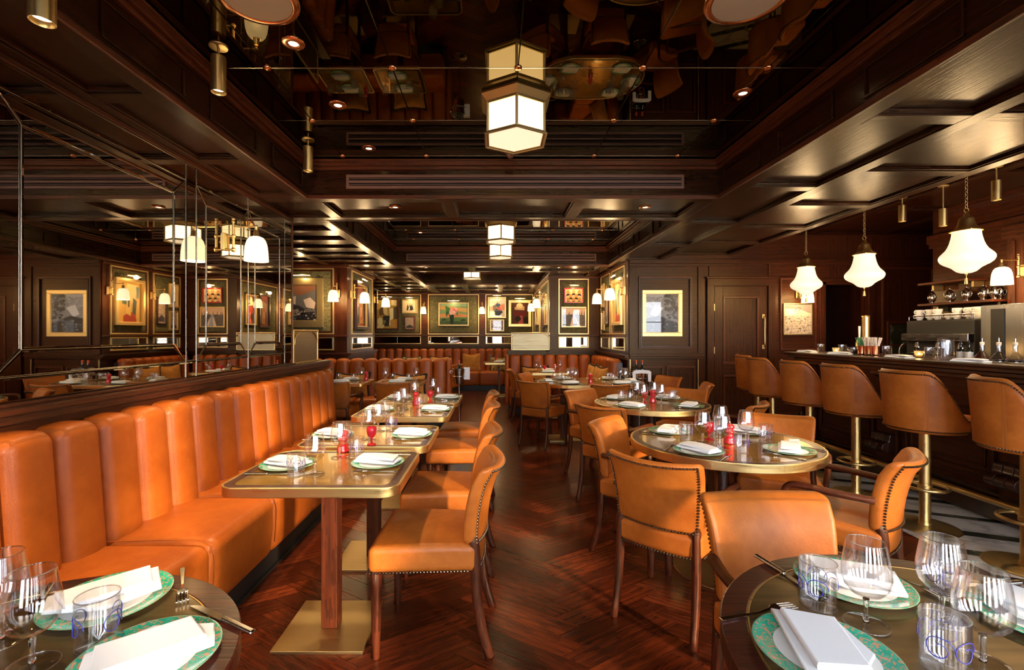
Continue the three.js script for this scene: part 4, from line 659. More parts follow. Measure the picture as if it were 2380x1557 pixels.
function vent(label, x0, x1, d, y0 = 2.527, y1 = 2.637) {
  const t = thing('air_vent', label, 'vent', 0, 0, d); const z = 0.001, h = y1 - y0, q = h * 0.2;
  obj('frame', [...rectFrame(x0, x1, y0, y1, q, z, z + 0.012), span(x0 + q, x1 - q, y0 + h * 0.42, y0 + h * 0.58, z, z + 0.012)], M.vent, t); obj('slot', [span(x0 + q, x1 - q, y0 + q, y0 + h * 0.42, z, z + 0.002, 0), span(x0 + q, x1 - q, y0 + h * 0.58, y1 - q, z, z + 0.002, 0)], M.gap, t);
  obj('vane', [span(x0 + q, x1 - q, y0 + h * 0.28, y0 + h * 0.32, z + 0.002, z + 0.008), span(x0 + q, x1 - q, y0 + h * 0.70, y0 + h * 0.74, z + 0.002, z + 0.008)], M.vent, t);
}
vent('long slotted vent on the beam behind the large lantern', -1.17, 1.49, 3.70); vent('long slotted vent on the beam behind the second lanterns', -1.38, 1.58, 7.32);

// ---------------------------------------------------------------- pictures
function art(w, h, fn) { const c = document.createElement('canvas'); c.width = w; c.height = h; const g = c.getContext('2d'); fn(g, w, h); const t = new THREE.CanvasTexture(c); t.colorSpace = THREE.SRGBColorSpace; return t; }
const P2 = (g, col, pts) => { g.fillStyle = col; g.beginPath(); pts.forEach(([x, y], i) => (i ? g.lineTo(x, y) : g.moveTo(x, y))); g.closePath(); g.fill(); };
const bg = (g, w, h, col) => { g.fillStyle = col; g.fillRect(0, 0, w, h); };
const dots = (g, w, h, y0, y1, n, cols, s) => { for (let i = 0; i < n; i++) { g.fillStyle = cols[Math.floor(rnd() * cols.length)]; const a = s * (0.4 + rnd()); g.fillRect(rnd() * w, y0 + rnd() * (y1 - y0), a * 1.6, a); } };
const disc = (g, col, x, y, rx, ry = rx) => { g.fillStyle = col; g.beginPath(); g.ellipse(x, y, rx, ry, 0, 0, 2 * PI); g.fill(); };
const AR = {
  cubist: art(200, 270, (g, w, h) => { bg(g, w, h, '#b08a34'); P2(g, '#d8b860', [[0, 0], [80, 0], [60, 120], [0, 90]]); P2(g, '#e8d490', [[140, 0], [190, 0], [190, 55], [140, 50]]); P2(g, '#6a4a20', [[20, 90], [60, 60], [70, 140], [25, 150]]); P2(g, '#e0c67c', [[55, 50], [95, 40], [105, 150], [65, 130]]); P2(g, '#efe0a0', [[120, 80], [175, 75], [185, 165], [150, 180], [140, 250], [115, 240], [125, 160]]); P2(g, '#2c2414', [[60, 150], [125, 150], [118, 250], [75, 250], [60, 215]]); P2(g, '#5a4a20', [[160, 70], [200, 60], [200, 180], [160, 185]]); disc(g, '#e8d890', 30, 205, 26, 38); P2(g, '#7a7a30', [[55, 195], [85, 190], [85, 225], [55, 222]]); P2(g, '#e6cf86', [[5, 240], [75, 235], [60, 270], [0, 270]]); P2(g, '#c08c34', [[130, 190], [200, 185], [200, 255], [130, 255]]); }),
  sketch: art(160, 130, (g, w, h) => { bg(g, w, h, '#dcc79a'); for (const x of [55, 85, 105]) { P2(g, '#2a241a', [[x - 14, 110], [x - 4, 40], [x + 8, 60], [x + 26, 112], [x + 12, 98], [x + 4, 112]]); disc(g, '#c9b48a', x, 34, 8); } P2(g, '#f2e7c8', [[60, 100], [78, 60], [84, 104]]); }),
  photo: art(120, 140, (g, w, h) => { bg(g, w, h, '#9a8470'); dots(g, w, h, 0, 140, 900, ['#8a7662', '#a8947e', '#6f5d4d', '#b8a490'], 4); P2(g, '#2a1f18', [[10, 110], [60, 90], [110, 115], [110, 130], [10, 132]]); }),
  flowers: art(300, 220, (g, w, h) => { bg(g, w, h, '#7d9a68'); P2(g, '#c9a05c', [[0, 20], [300, 50], [300, 90], [0, 60]]); P2(g, '#8fae80', [[0, 0], [300, 0], [300, 30], [0, 25]]); P2(g, '#d08a5a', [[0, 110], [160, 95], [300, 118], [300, 140], [0, 145]]); P2(g, '#56783c', [[0, 150], [300, 145], [300, 220], [0, 220]]); P2(g, '#39512c', [[0, 180], [300, 190], [300, 220], [0, 220]]); P2(g, '#1c2c1a', [[105, 115], [155, 115], [145, 215], [115, 215]]); P2(g, '#3f7a3a', [[60, 20], [120, 50], [128, 130], [70, 90]]); P2(g, '#2d5c2c', [[65, 90], [118, 70], [70, 140]]); P2(g, '#4c8a44', [[180, 60], [200, 110], [190, 130], [170, 90]]); for (let i = 0; i < 16; i++) disc(g, ['#e8a49a', '#d87f7c', '#f1c4bb'][i % 3], 115 + rnd() * 65, 55 + rnd() * 55, 11 + rnd() * 5); P2(g, '#20301c', [[20, 165], [45, 155], [90, 172], [20, 180]]); P2(g, '#20301c', [[225, 170], [260, 160], [290, 178], [225, 185]]); }),
  bright: art(170, 200, (g, w, h) => { bg(g, w, h, '#e4d8c4'); P2(g, '#e89a7a', [[0, 90], [170, 60], [170, 130], [0, 140]]); disc(g, '#3a5a6c', 95, 70, 26, 24); disc(g, '#7a6a60', 60, 105, 22, 34); P2(g, '#28343c', [[50, 140], [100, 90], [150, 150], [110, 190], [60, 185]]); P2(g, '#d86a4a', [[80, 110], [120, 90], [130, 140]]); P2(g, '#f6efe0', [[10, 160], [60, 140], [70, 195], [10, 195]]); dots(g, w, h, 10, 60, 60, ['#f2c8a8', '#fff6e6', '#c8d4d8'], 7); }),
  crowd: art(160, 130, (g, w, h) => { bg(g, w, h, '#c8b4a0'); P2(g, '#8a7a78', [[0, 0], [160, 0], [160, 50], [0, 60]]); dots(g, w, h, 40, 130, 260, ['#2c2422', '#6a5a58', '#f0e0cc', '#a88468'], 8); }),
  cup: art(160, 200, (g, w, h) => { bg(g, w, h, '#5c3418'); P2(g, '#6c2a1c', [[28, 30], [132, 20], [140, 95], [24, 88]]); P2(g, '#e6c48a', [[34, 42], [122, 34], [122, 72], [34, 66]]); disc(g, '#f0d8a4', 78, 32, 30, 26); P2(g, '#7a1d14', [[22, 88], [142, 92], [120, 125], [46, 122]]); P2(g, '#c8584c', [[82, 120], [104, 120], [110, 198], [66, 198]]); disc(g, '#2a160c', 62, 150, 28, 24); disc(g, '#2a160c', 140, 160, 30, 28); P2(g, '#1d120c', [[120, 190], [160, 170], [160, 200], [110, 200]]); }),
  gown: art(200, 240, (g, w, h) => { bg(g, w, h, '#6a6660'); P2(g, '#8a5a3c', [[0, 0], [200, 0], [200, 30], [80, 70], [0, 60]]); P2(g, '#d8bfa8', [[0, 80], [45, 76], [42, 130], [0, 128]]); P2(g, '#d8c0aa', [[100, 100], [150, 84], [190, 120], [180, 160], [120, 150]]); P2(g, '#33302e', [[0, 140], [60, 135], [110, 160], [90, 220], [0, 215]]); P2(g, '#1c1a1c', [[60, 190], [180, 178], [200, 240], [40, 240]]); P2(g, '#93806f', [[10, 170], [60, 160], [80, 200], [20, 210]]); dots(g, w, h, 150, 240, 60, ['#4a4644', '#b8a898', '#2a282a'], 6); }),
  dancer: art(160, 240, (g, w, h) => { bg(g, w, h, '#4a2a1a'); P2(g, '#8a3a1e', [[30, 0], [130, 0], [140, 240], [20, 240]]); P2(g, '#b8863c', [[40, 60], [120, 40], [130, 220], [50, 225]]); P2(g, '#c85a34', [[70, 110], [100, 90], [110, 190], [82, 210]]); P2(g, '#3a2416', [[50, 130], [64, 120], [66, 220], [48, 222]]); P2(g, '#e8c48a', [[86, 130], [96, 125], [98, 180], [88, 185]]); }),
  fruit: art(170, 120, (g, w, h) => { bg(g, w, h, '#e8d49c'); for (const [x, y] of [[30, 25], [85, 20], [140, 25], [55, 60], [110, 60], [30, 95], [85, 95], [140, 95]]) { disc(g, '#d89a50', x, y + 4, 17, 20); P2(g, '#2a1a12', [[x - 12, y + 20], [x + 12, y + 20], [x + 22, y + 45], [x, y + 34], [x - 22, y + 45]]); } }),
  cypress: art(260, 200, (g, w, h) => { bg(g, w, h, '#e2b48a'); P2(g, '#3a2c22', [[0, 78], [130, 70], [260, 80], [260, 200], [0, 200]]); dots(g, w, h, 82, 200, 900, ['#57483a', '#241a14', '#6a5a4a'], 5); for (const x of [14, 34, 76, 124, 172, 200, 222, 250]) P2(g, '#1c1712', [[x - 6, 76], [x, 26 + (x % 3) * 8], [x + 6, 76]]); P2(g, '#8fa0b0', [[118, 70], [146, 70], [178, 200], [132, 200]]); P2(g, '#e2c0a4', [[118, 90], [128, 120], [124, 200], [86, 200]]); P2(g, '#e2c0a4', [[150, 100], [166, 120], [212, 200], [176, 200]]); }),
  garden: art(200, 260, (g, w, h) => { bg(g, w, h, '#caa050'); P2(g, '#e8cf8c', [[30, 20], [120, 10], [130, 120], [60, 140]]); P2(g, '#4e6a58', [[110, 60], [150, 40], [160, 140], [120, 150]]); P2(g, '#3a4a2c', [[40, 120], [70, 100], [80, 240], [50, 240]]); P2(g, '#a83a1e', [[50, 210], [90, 190], [150, 220], [150, 256], [40, 256]]); P2(g, '#e0b860', [[80, 120], [120, 110], [130, 200], [90, 220]]); P2(g, '#5a7a84', [[20, 30], [44, 26], [40, 100], [22, 104]]); P2(g, '#26301c', [[96, 80], [110, 74], [112, 160], [100, 164]]); }),
  cliffs: art(220, 250, (g, w, h) => { bg(g, w, h, '#8f8c88'); P2(g, '#b9b6b0', [[0, 0], [130, 0], [80, 110], [0, 80]]); P2(g, '#4a4846', [[120, 10], [220, 0], [220, 170], [150, 140]]); dots(g, w, h, 20, 150, 900, ['#8a8784', '#9a9794', '#7d7a78'], 4); P2(g, '#e4e2de', [[60, 70], [120, 90], [70, 150], [30, 130]]); for (let i = 0; i < 30; i++) disc(g, ['#2b2a29', '#3a3836', '#1f1e1e'][i % 3], 130 + rnd() * 90, 10 + rnd() * 130, 6 + rnd() * 12, 5 + rnd() * 8); P2(g, '#1d1c1c', [[0, 160], [90, 140], [220, 190], [220, 250], [0, 250]]); for (let i = 0; i < 60; i++) disc(g, ['#0e0e0e', '#4f4d4a', '#7f7c78', '#2b2a29'][i % 4], rnd() * 220, 150 + rnd() * 95, 3 + rnd() * 10, 2 + rnd() * 5); }),
  beach: art(180, 190, (g, w, h) => { bg(g, w, h, '#bba992'); P2(g, '#80756a', [[0, 0], [180, 0], [180, 60], [100, 30], [0, 24]]); P2(g, '#e0cfb6', [[0, 30], [100, 34], [60, 80], [0, 70]]); dots(g, w, h, 70, 190, 1400, ['#8e8072', '#bba992', '#a3937f', '#c7b69e'], 4); for (let i = 0; i < 34; i++) disc(g, ['#5c5148', '#6e6258', '#40382f'][i % 3], rnd() * 180, 80 + rnd() * 105, 2 + rnd() * 9, 1 + rnd() * 4); g.strokeStyle = '#3a332d'; g.lineWidth = 3; g.beginPath(); g.ellipse(90, 32, 22, 8, -0.4, 0, 2 * PI); g.stroke(); }),
};
const underGlass = (t) => Pm({ map: t, roughness: 0.5, clearcoat: 1, clearcoatRoughness: 0.01 }), onCanvas = (t) => S({ map: t, roughness: 0.7 });
function pic(label, g, x, y, w, h, fw, fm, t, o = {}) {
  g.updateMatrixWorld(true); const p = g.localToWorld(V(x, y, (o.z ?? 0.009))), n = thing(o.photo ? 'framed_photograph' : 'framed_painting', label, 'picture', p.x, p.y, -p.z, g.rotation.y, 'framed pictures'), dp = o.deep ?? 0.028;
  obj('frame', rectFrame(-w / 2, w / 2, -h / 2, h / 2, fw, 0, dp), fm, n);
  if (fw > 0.04) obj('inner_lip', rectFrame(-w / 2 + fw - 0.001, w / 2 - fw + 0.001, -h / 2 + fw - 0.001, h / 2 - fw + 0.001, 0.01, 0, dp * 0.7), M.gilt, n);
  const iw = w - 2 * fw, ih = h - 2 * fw, q = new THREE.PlaneGeometry(iw, ih).translate(0, 0, 0.013); q.userData.uv = true; obj('picture', [q], (o.photo ? underGlass : onCanvas)(t), n);
  obj('backing', bare(iw, ih, 0.01, 0, 0, 0.006), M.gap, n);
  if (o.light) { const l = obj('picture_light', [cyl(0.013, 0.013, Math.min(0.34, w * 0.5), 12).rotateZ(PI / 2).translate(Math.min(0.34, w * 0.5) / 2, h / 2 + 0.05, 0.085), tube([[0, h / 2 - 0.02, 0.02], [0, h / 2 + 0.03, 0.04], [0, h / 2 + 0.06, 0.085]], 0.004, 10, 6)], M.brassDull, n); glow(n, 0, h / 2 + 0.025, 0.12, 0.16, 1.5); obj('tube_bulb', bx(Math.min(0.34, w * 0.5) * 0.85, 0.006, 0.012, 0, h / 2 + 0.037, 0.087), M.lamp, l); }
}
pic('yellow cubist figure painting in a brown frame on the back wall', wBack, -2.77, 1.90, 0.60, 0.80, 0.035, M.woodMid, AR.cubist, { light: true });
pic('small ink drawing of figures in a pale frame, back wall', wBack, -2.19, 2.10, 0.40, 0.36, 0.035, M.gilt, AR.sketch, { light: true }); pic('small crowd photograph in a brown frame, back wall', wBack, -2.19, 1.67, 0.29, 0.36, 0.035, M.woodMid, AR.photo, { photo: true });
pic('painting of pink flowers in a vase by a green sea', wBack, -1.06, 1.90, 0.78, 0.60, 0.03, M.gilt, AR.flowers, { light: true });
pic('bright print of two figures in a gilt frame', wBack, 0.055, 2.07, 0.47, 0.54, 0.035, M.gilt, AR.bright, { light: true, photo: true }); pic('small crowd picture below the bright print', wBack, 0.06, 1.61, 0.36, 0.30, 0.022, M.gilt, AR.crowd, { photo: true });
pic('abstract red goblet painting in a wide pale frame', wBack, 0.645, 1.92, 0.58, 0.68, 0.06, M.gilt, AR.cup, { light: true });
pic('painting with white bonnets in a broad gold frame', wLF, -2.97, 1.87, 0.62, 0.76, 0.1, M.gilt, AR.gown, { light: true, photo: true }); pic('abstract red and brown painting in a deep dark frame', wLS, 7.95, 1.86, 0.72, 0.80, 0.05, M.woodDeep, AR.dancer, { deep: 0.07, light: true });
pic('small fruit pattern picture in a red frame', wBo, 1.46, 2.10, 0.36, 0.28, 0.022, M.red, AR.fruit, { light: true }); pic('cypress trees and road picture in a gold frame', wBo, 1.46, 1.70, 0.46, 0.38, 0.02, M.gilt, AR.cypress, { photo: true });
pic('large abstract garden painting in a pale wood frame, booth wall', wBS, -7.28, 1.88, 0.58, 0.72, 0.045, M.gilt, AR.garden, { deep: 0.05, light: true });
pic('tall narrow drawing at the far end of the booth wall', wBS, -8.28, 2.06, 0.24, 0.42, 0.025, M.gilt, AR.sketch, {}); pic('small grey print low on the far booth wall', wBS, -8.28, 1.62, 0.22, 0.34, 0.02, M.gilt, AR.photo, { photo: true }); pic('dark narrow picture between the drawing and the garden painting', wBS, -7.98, 1.78, 0.22, 0.46, 0.02, M.woodDeep, AR.photo, { photo: true });
pic('pale frame nearest the corner on the wall beside the cypress picture', wRet, -9.15, 1.86, 0.4, 0.6, 0.03, M.gilt, AR.cup, {}); pic('dark frame in the middle of the wall beside the cypress picture', wRet, -9.7, 1.86, 0.45, 0.7, 0.04, M.woodDeep, AR.dancer, { light: true }); pic('gilt frame farthest along the wall beside the cypress picture', wRet, -11.1, 1.9, 0.55, 0.6, 0.04, M.gilt, AR.bright, { light: true });
pic('black and white cliff photograph in a gold frame on dark panelling', wDo, 2.42, 1.685, 0.58, 0.67, 0.05, M.gilt, AR.cliffs, { photo: true, z: 0.002 }); pic('beach photograph in a thin gold frame right of the door', wDo, 4.38, 1.60, 0.42, 0.46, 0.016, M.brassDull, AR.beach, { photo: true, z: 0.002 });

// ---------------------------------------------------------------- bar
const bar = thing('bar_counter', 'long dark polished wooden bar with panelled front on the right', 'bar', 0, 0, 0);
const BX = 3.72, B0 = -0.9, B1 = 5.58, BH = 1.17;
obj('counter_top', [span(3.50, 4.30, BH - 0.03, BH, -B1 - 0.12, -B0, 0.012), span(3.53, 4.28, BH - 0.055, BH - 0.03, -B1 - 0.09, -B0), span(3.58, 4.28, BH - 0.10, BH - 0.055, -B1 - 0.05, -B0, 0.015), span(3.63, 4.28, BH - 0.13, BH - 0.10, -B1 - 0.02, -B0)], M.woodDeep, bar);
obj('body', span(BX, 4.2, 0.02, BH - 0.13, -B1, -B0, 0), M.wood, bar);
for (const d of [5.52, 4.42, 3.32, 2.22, 1.12]) {
  obj('pilaster', span(BX - 0.035, BX, 0.14, BH - 0.13, -d - 0.11, -d + 0.11), M.wood, bar);
  const s = new THREE.Shape(); s.moveTo(0, 0); s.lineTo(-0.055, 0); s.bezierCurveTo(-0.16, 0.01, -0.13, 0.10, -0.075, 0.10); s.bezierCurveTo(-0.05, 0.10, -0.06, 0.16, -0.045, 0.17); s.lineTo(0, 0.18);
  obj('scroll_bracket', [0, 1, 2].map((k) => plate(s, 0.066, 0.003, 10).translate(BX - 0.034, 0.28, -d - 0.105 + k * 0.072)), M.woodDeep, bar);
  const c = new THREE.Shape(); c.moveTo(0, 0); c.bezierCurveTo(-0.02, 0.02, -0.03, 0.06, -0.09, 0.07); c.lineTo(-0.09, 0.10); c.lineTo(0, 0.10);
  obj('corbel', plate(c, 0.16, 0.004, 10).translate(BX - 0.034, BH - 0.235, -d - 0.08), M.woodDeep, bar);
}
for (let k = 0; k < 5; k++) { const a = 5.52 - 1.1 * k - 0.16, b = a - 0.78; const fr = (y0, y1, w, x0) => [span(x0, BX, y0, y0 + w, -a, -b), span(x0, BX, y1 - w, y1, -a, -b), span(x0, BX, y0 + w, y1 - w, -a, -a + w), span(x0, BX, y0 + w, y1 - w, -b - w, -b)]; obj('front_panel', [...fr(0.30, 0.86, 0.035, BX - 0.022), ...frIn(a - 0.07, b + 0.07)], M.wood, bar); obj('bag_hook', tube([[BX - 0.005, 0.99, -(a + b) / 2], [BX - 0.05, 0.975, -(a + b) / 2], [BX - 0.06, 0.95, -(a + b) / 2], [BX - 0.04, 0.93, -(a + b) / 2], [BX - 0.02, 0.94, -(a + b) / 2]], 0.004, 14, 6), M.chrome, bar); }
function frIn(a, b) { return [span(BX - 0.012, BX, 0.37, 0.385, -a, -b), span(BX - 0.012, BX, 0.775, 0.79, -a, -b), span(BX - 0.012, BX, 0.385, 0.775, -a, -a + 0.015), span(BX - 0.012, BX, 0.385, 0.775, -b - 0.015, -b)]; }
obj('skirting', [span(BX - 0.05, BX, 0.02, 0.15, -B1, -B0), span(BX - 0.065, BX, 0.15, 0.18, -B1, -B0), span(BX - 0.05, BX, 0.2, 0.215, -B1, -B0)], M.woodDeep, bar);
const fr_ = thing('foot_rail', 'brass foot rail on short posts along the bar', 'rail', 0, 0, 0);
obj('pipe', [cyl(0.025, 0.025, 6.3, 20).rotateX(-PI / 2).translate(3.56, 0.19, 0.8)], M.brass, fr_);
for (const d of [5.3, 4.2, 3.1, 2.0]) { obj('post', [cyl(0.011, 0.011, 0.17, 12).translate(3.56, 0.0, -d), cyl(0.029, 0.029, 0.03, 16).rotateX(PI / 2).translate(3.56, 0.19, -d - 0.015), cyl(0.022, 0.018, 0.012, 14).translate(3.56, 0, -d)], M.brass, fr_); }
// things standing on the bar
const put = (p, n, l, c, x, d, turn = 0, group, y = BH) => place(p, n, l, c, x, y, d, turn, group);
for (const [d, x, l] of [[5.35, 3.72, 'leftmost clear tumbler on the bar'], [5.02, 3.72, 'clear tumbler beside the left candle on the bar'], [4.45, 3.72, 'clear tumbler right of the copper cups on the bar'], [3.99, 3.70, 'clear tumbler left of the cut glass jar on the bar']]) put(plainTumbler, 'tumbler', l, 'tumbler', x, d, 0, 'bar tumblers');
const votive = proto(); obj('cup', lathe([[0, 0], [0.024, 0], [0.036, 0.065], [0.034, 0.065], [0.023, 0.004]], 24), M.amberGlass, votive); obj('wax', lathe([[0, 0.028], [0.025, 0.028], [0.022, 0.006], [0, 0.006]], 18), M.wax, votive); obj('flame', lathe([[0, 0.03], [0.004, 0.036], [0.003, 0.044], [0, 0.052]], 8), M.flame, votive); glow(votive, 0, 0.045, 0, 0.12, 0.5);
put(votive, 'candle', 'small glowing glass candle at the left of the bar', 'candle', 3.74, 5.14, 0, 'bar candles'); put(votive, 'candle', 'small glowing glass candle standing before the green marble', 'candle', 3.76, 4.16, 0, 'bar candles');
const copperCup = proto(); obj('cup_body', lathe([[0, 0], [0.03, 0], [0.036, 0.006], [0.034, 0.02], [0.037, 0.09], [0.04, 0.095], [0.038, 0.096], [0.034, 0.09], [0.03, 0.01]], 24), M.copper, copperCup);
put(copperCup, 'copper_cup', 'left copper cup holding green paper straws on the bar', 'cup', 3.74, 4.78, 0, 'copper straw cups'); put(copperCup, 'copper_cup', 'middle copper cup full of white straws on the bar', 'cup', 3.74, 4.69, 0, 'copper straw cups'); put(copperCup, 'copper_cup', 'right copper cup full of white straws on the bar', 'cup', 3.73, 4.60, 0, 'copper straw cups');
for (const [d, m, l, n] of [[4.78, M.greenPaper, 'bunch of green paper straws in the left copper cup', 22], [4.69, M.straw, 'bunch of white straws in the middle copper cup', 26], [4.60, M.straw, 'bunch of white straws in the right copper cup', 20]]) {
  const gs = []; for (let k = 0; k < n; k++) { const a = rnd() * 2 * PI, r = Math.sqrt(rnd()) * 0.024, s = 0.3 * rnd(); gs.push(cyl(0.003, 0.003, 0.17, 6).rotateX(Math.cos(a) * s).rotateZ(-Math.sin(a) * s).translate(Math.sin(a) * r * 0.4 + 3.735, BH + 0.012, -d + Math.cos(a) * r * 0.4)); } tag(obj('straws', gs, m), l, 'straws', null, 'stuff');
}
const cutJar = proto(); { const g = lathe([[0, 0], [0.05, 0.0], [0.054, 0.01], [0.054, 0.15], [0.05, 0.17], [0.048, 0.175], [0.047, 0.16], [0.05, 0.14], [0.049, 0.015], [0, 0.012]], 16); obj('jar_body', g, M.glass, cutJar); } put(cutJar, 'cut_glass_jar', 'large cut glass mixing jar on the bar', 'jar', 3.72, 3.87);
const lowJar = proto(); obj('jar_body', lathe([[0, 0.0], [0.05, 0], [0.052, 0.07], [0.045, 0.08], [0.043, 0.08], [0.048, 0.06], [0.046, 0.006], [0, 0.006]], 22), M.glass, lowJar); obj('garnish', lathe([[0, 0.008], [0.044, 0.008], [0.046, 0.05], [0.03, 0.056], [0, 0.058]], 18), M.spirit, lowJar); put(lowJar, 'garnish_jar', 'low glass jar of dark garnish left of the copper cups', 'jar', 3.74, 4.89);
const bitters = proto(); obj('bottle_body', lathe([[0, 0], [0.024, 0], [0.025, 0.004], [0.025, 0.075], [0.02, 0.088], [0.009, 0.096], [0.008, 0.12], [0.01, 0.122], [0.01, 0.135], [0, 0.136]], 20), M.bottle, bitters); obj('paper_label', lathe([[0.0254, 0.02], [0.0256, 0.022], [0.0256, 0.07], [0.0254, 0.072]], 20), M.label, bitters); obj('dropper', lathe([[0, 0.136], [0.006, 0.137], [0.006, 0.165], [0, 0.168]], 10), M.black, bitters);
put(bitters, 'bitters_bottle', 'left small dark bottle with white label on the bar', 'bottle', 3.72, 3.745, 0, 'small labelled bottles'); put(bitters, 'bitters_bottle', 'right small dark bottle with white label on the bar', 'bottle', 3.72, 3.68, 0, 'small labelled bottles');
function cruet(mat) { const c = proto(); obj('flask', lathe([[0, 0], [0.05, 0.0], [0.054, 0.008], [0.05, 0.03], [0.022, 0.07], [0.014, 0.085], [0.013, 0.13], [0.015, 0.134], [0.013, 0.134], [0.0115, 0.085], [0.019, 0.07], [0.047, 0.03], [0.05, 0.01], [0, 0.005]], 24), M.glass, c); obj('liquid', lathe([[0, 0.007], [0.048, 0.009], [0.0485, 0.014], [0.0445, 0.03], [0, 0.031]], 22), mat, c); obj('stopper', lathe([[0.012, 0.125], [0.014, 0.136], [0.014, 0.15], [0.008, 0.153], [0, 0.153]], 14), M.wax, c); obj('spout', lathe([[0.004, 0.15], [0.005, 0.165], [0.003, 0.19], [0, 0.191]], 10), M.chrome, c); return c; }
const cr1 = cruet(M.spiritRed), cr2 = cruet(M.spirit); [[3.52, 'leftmost glass cruet with red liquid on the bar'], [3.40, 'second glass cruet of dark liquid on the bar'], [3.29, 'third glass cruet of dark liquid on the bar'], [3.18, 'rightmost glass cruet of dark liquid on the bar']].forEach(([d, l], i) => put(i ? cr2 : cr1, 'cruet', l, 'cruet', 3.74, d + 0.08, 0, 'bar cruets'));
for (const [x, d, l, t] of [[3.62, 5.44, 'folded white napkin at the left end of the bar', 0.2], [3.62, 4.92, 'folded white napkin before the garnish jar', 0.5], [3.62, 4.2, 'folded white napkin under the marble side candle', 0.1], [3.60, 3.55, 'folded white napkin before the cruets', 0.3]]) put(napkin, 'napkin', l, 'napkin', x, d, PI / 2 + t, 'bar napkins');
{ const t = thing('beer_tap', 'brass drinks tap with pale lever standing behind the bar', 'tap', 4.05, BH, 5.12); obj('column', lathe([[0, 0], [0.06, 0], [0.06, 0.01], [0.04, 0.02], [0.034, 0.04], [0.034, 0.40], [0.04, 0.41], [0, 0.42]], 24), M.brass, t); obj('lever', [cyl(0.008, 0.012, 0.14, 12).translate(-0.07, 0.16, 0)], M.china, t); obj('spout', tube([[-0.03, 0.15, 0], [-0.08, 0.15, 0], [-0.1, 0.12, 0], [-0.1, 0.08, 0]], 0.009, 12, 8), M.brass, t); }
// back bar: counter, shelves, machine, pots and cups
const bk = thing('back_counter', 'dark counter along the wall behind the bar', 'counter', 0, 0, 0); obj('top', span(4.70, 5.24, 0.88, 0.92, -5.58, 0.9), M.woodDeep, bk); obj('cabinet', span(4.75, 5.24, 0.0, 0.88, -5.55, 0.9, 0), M.wood, bk);
const shf = (n, l, x0, x1, d0, d1, y) => { const t = thing('wall_shelf', l, 'shelf', 0, 0, 0, 0, 'bar shelves'); obj('board', span(x0, x1, y - 0.028, y, -d1, -d0, 0.006), M.woodMid, t); for (const k of [0.1, 0.9]) obj('bracket', span(x1 - 0.12, x1 - 0.002, y - 0.09, y - 0.028, -(d0 + (d1 - d0) * k) - 0.012, -(d0 + (d1 - d0) * k) + 0.012), M.brassDull, t); };
shf(0, 'wooden shelf carrying silver teapots behind the bar', 4.97, 5.248, 4.69, 5.52, 1.735); shf(0, 'short upper shelf above the teapots', 5.0, 5.248, 4.98, 5.55, 1.98);
const pot = proto(); obj('pot_body', lathe([[0, 0], [0.032, 0], [0.034, 0.006], [0.024, 0.012], [0.045, 0.03], [0.052, 0.052], [0.046, 0.078], [0.034, 0.09]], 24), M.chrome, pot); const lid = obj('lid', lathe([[0.036, 0.089], [0.033, 0.098], [0.016, 0.11], [0.006, 0.114], [0, 0.115]], 20), M.chrome, pot); obj('knob', lathe([[0.004, 0.113], [0.008, 0.122], [0.006, 0.13], [0, 0.132]], 12), M.chrome, lid);
obj('spout', tube([[0.04, 0.04, 0], [0.066, 0.055, 0], [0.074, 0.085, 0]], 0.007, 10, 8), M.chrome, pot); obj('handle', tube([[-0.042, 0.075, 0], [-0.075, 0.08, 0], [-0.078, 0.05, 0], [-0.05, 0.03, 0]], 0.0045, 14, 6), M.chrome, pot);
pot.traverse((m) => { if (m.isMesh) m.geometry = m.geometry.clone().scale(0.8, 1.25, 0.8); }); const ord = ['leftmost', 'second', 'third', 'fourth', 'fifth', 'sixth', 'seventh', 'eighth', 'rightmost']; [5.42, 5.31, 5.21, 5.12, 5.02, 4.93, 4.85, 4.79, 4.74].forEach((d, i) => put(pot, 'teapot', ord[i] + ' polished teapot on the shelf behind the bar', 'teapot', 5.05 + 0.115 * (i % 2), d, 1.25 + 0.2 * (i % 3), 'shelf teapots', 1.735));
const mc = thing('espresso_machine', 'chrome and black espresso machine behind the bar', 'machine', 0, 0.92, 0);
obj('body', [span(4.82, 5.2, 0.18, 0.62, -5.5, -4.72, 0.02), span(4.80, 5.22, 0.0, 0.06, -5.52, -4.70, 0.015), span(5.05, 5.2, 0.05, 0.2, -5.5, -4.72)], M.black, mc); obj('front_band', span(4.76, 4.83, 0.38, 0.47, -5.5, -4.72, 0.01), M.steel, mc);
for (const d of [5.36, 5.11, 4.86]) { obj('badge', lathe([[0, 0.004], [0.05, 0.003], [0.055, 0]], 24).scale(1, 1, 0.45).rotateX(PI / 2).rotateY(-PI / 2).translate(4.758, 0.425, -d), M.black, mc); obj('group_head', [lathe([[0, 0], [0.036, 0], [0.038, 0.05], [0.03, 0.06], [0.03, 0.1]], 20).translate(4.84, 0.27, -d)], M.chrome, mc); const h = obj('portafilter', [lathe([[0, 0], [0.03, 0], [0.034, 0.03], [0, 0.03]], 20).translate(4.84, 0.235, -d), cyl(0.012, 0.009, 0.13, 10).rotateZ(PI / 2).rotateY(0.15).translate(4.81, 0.245, -d)], M.chrome, mc); }
obj('steam_wand', tube([[4.77, 0.36, -5.47], [4.72, 0.3, -5.47], [4.70, 0.12, -5.44]], 0.005, 12, 6), M.chrome, mc); obj('cup_rail', [span(4.83, 4.84, 0.66, 0.67, -5.48, -4.74), span(4.83, 4.84, 0.62, 0.66, -5.48, -5.47), span(4.83, 4.84, 0.62, 0.66, -4.75, -4.74), span(4.83, 4.84, 0.62, 0.66, -5.1, -5.09)], M.chrome, mc);
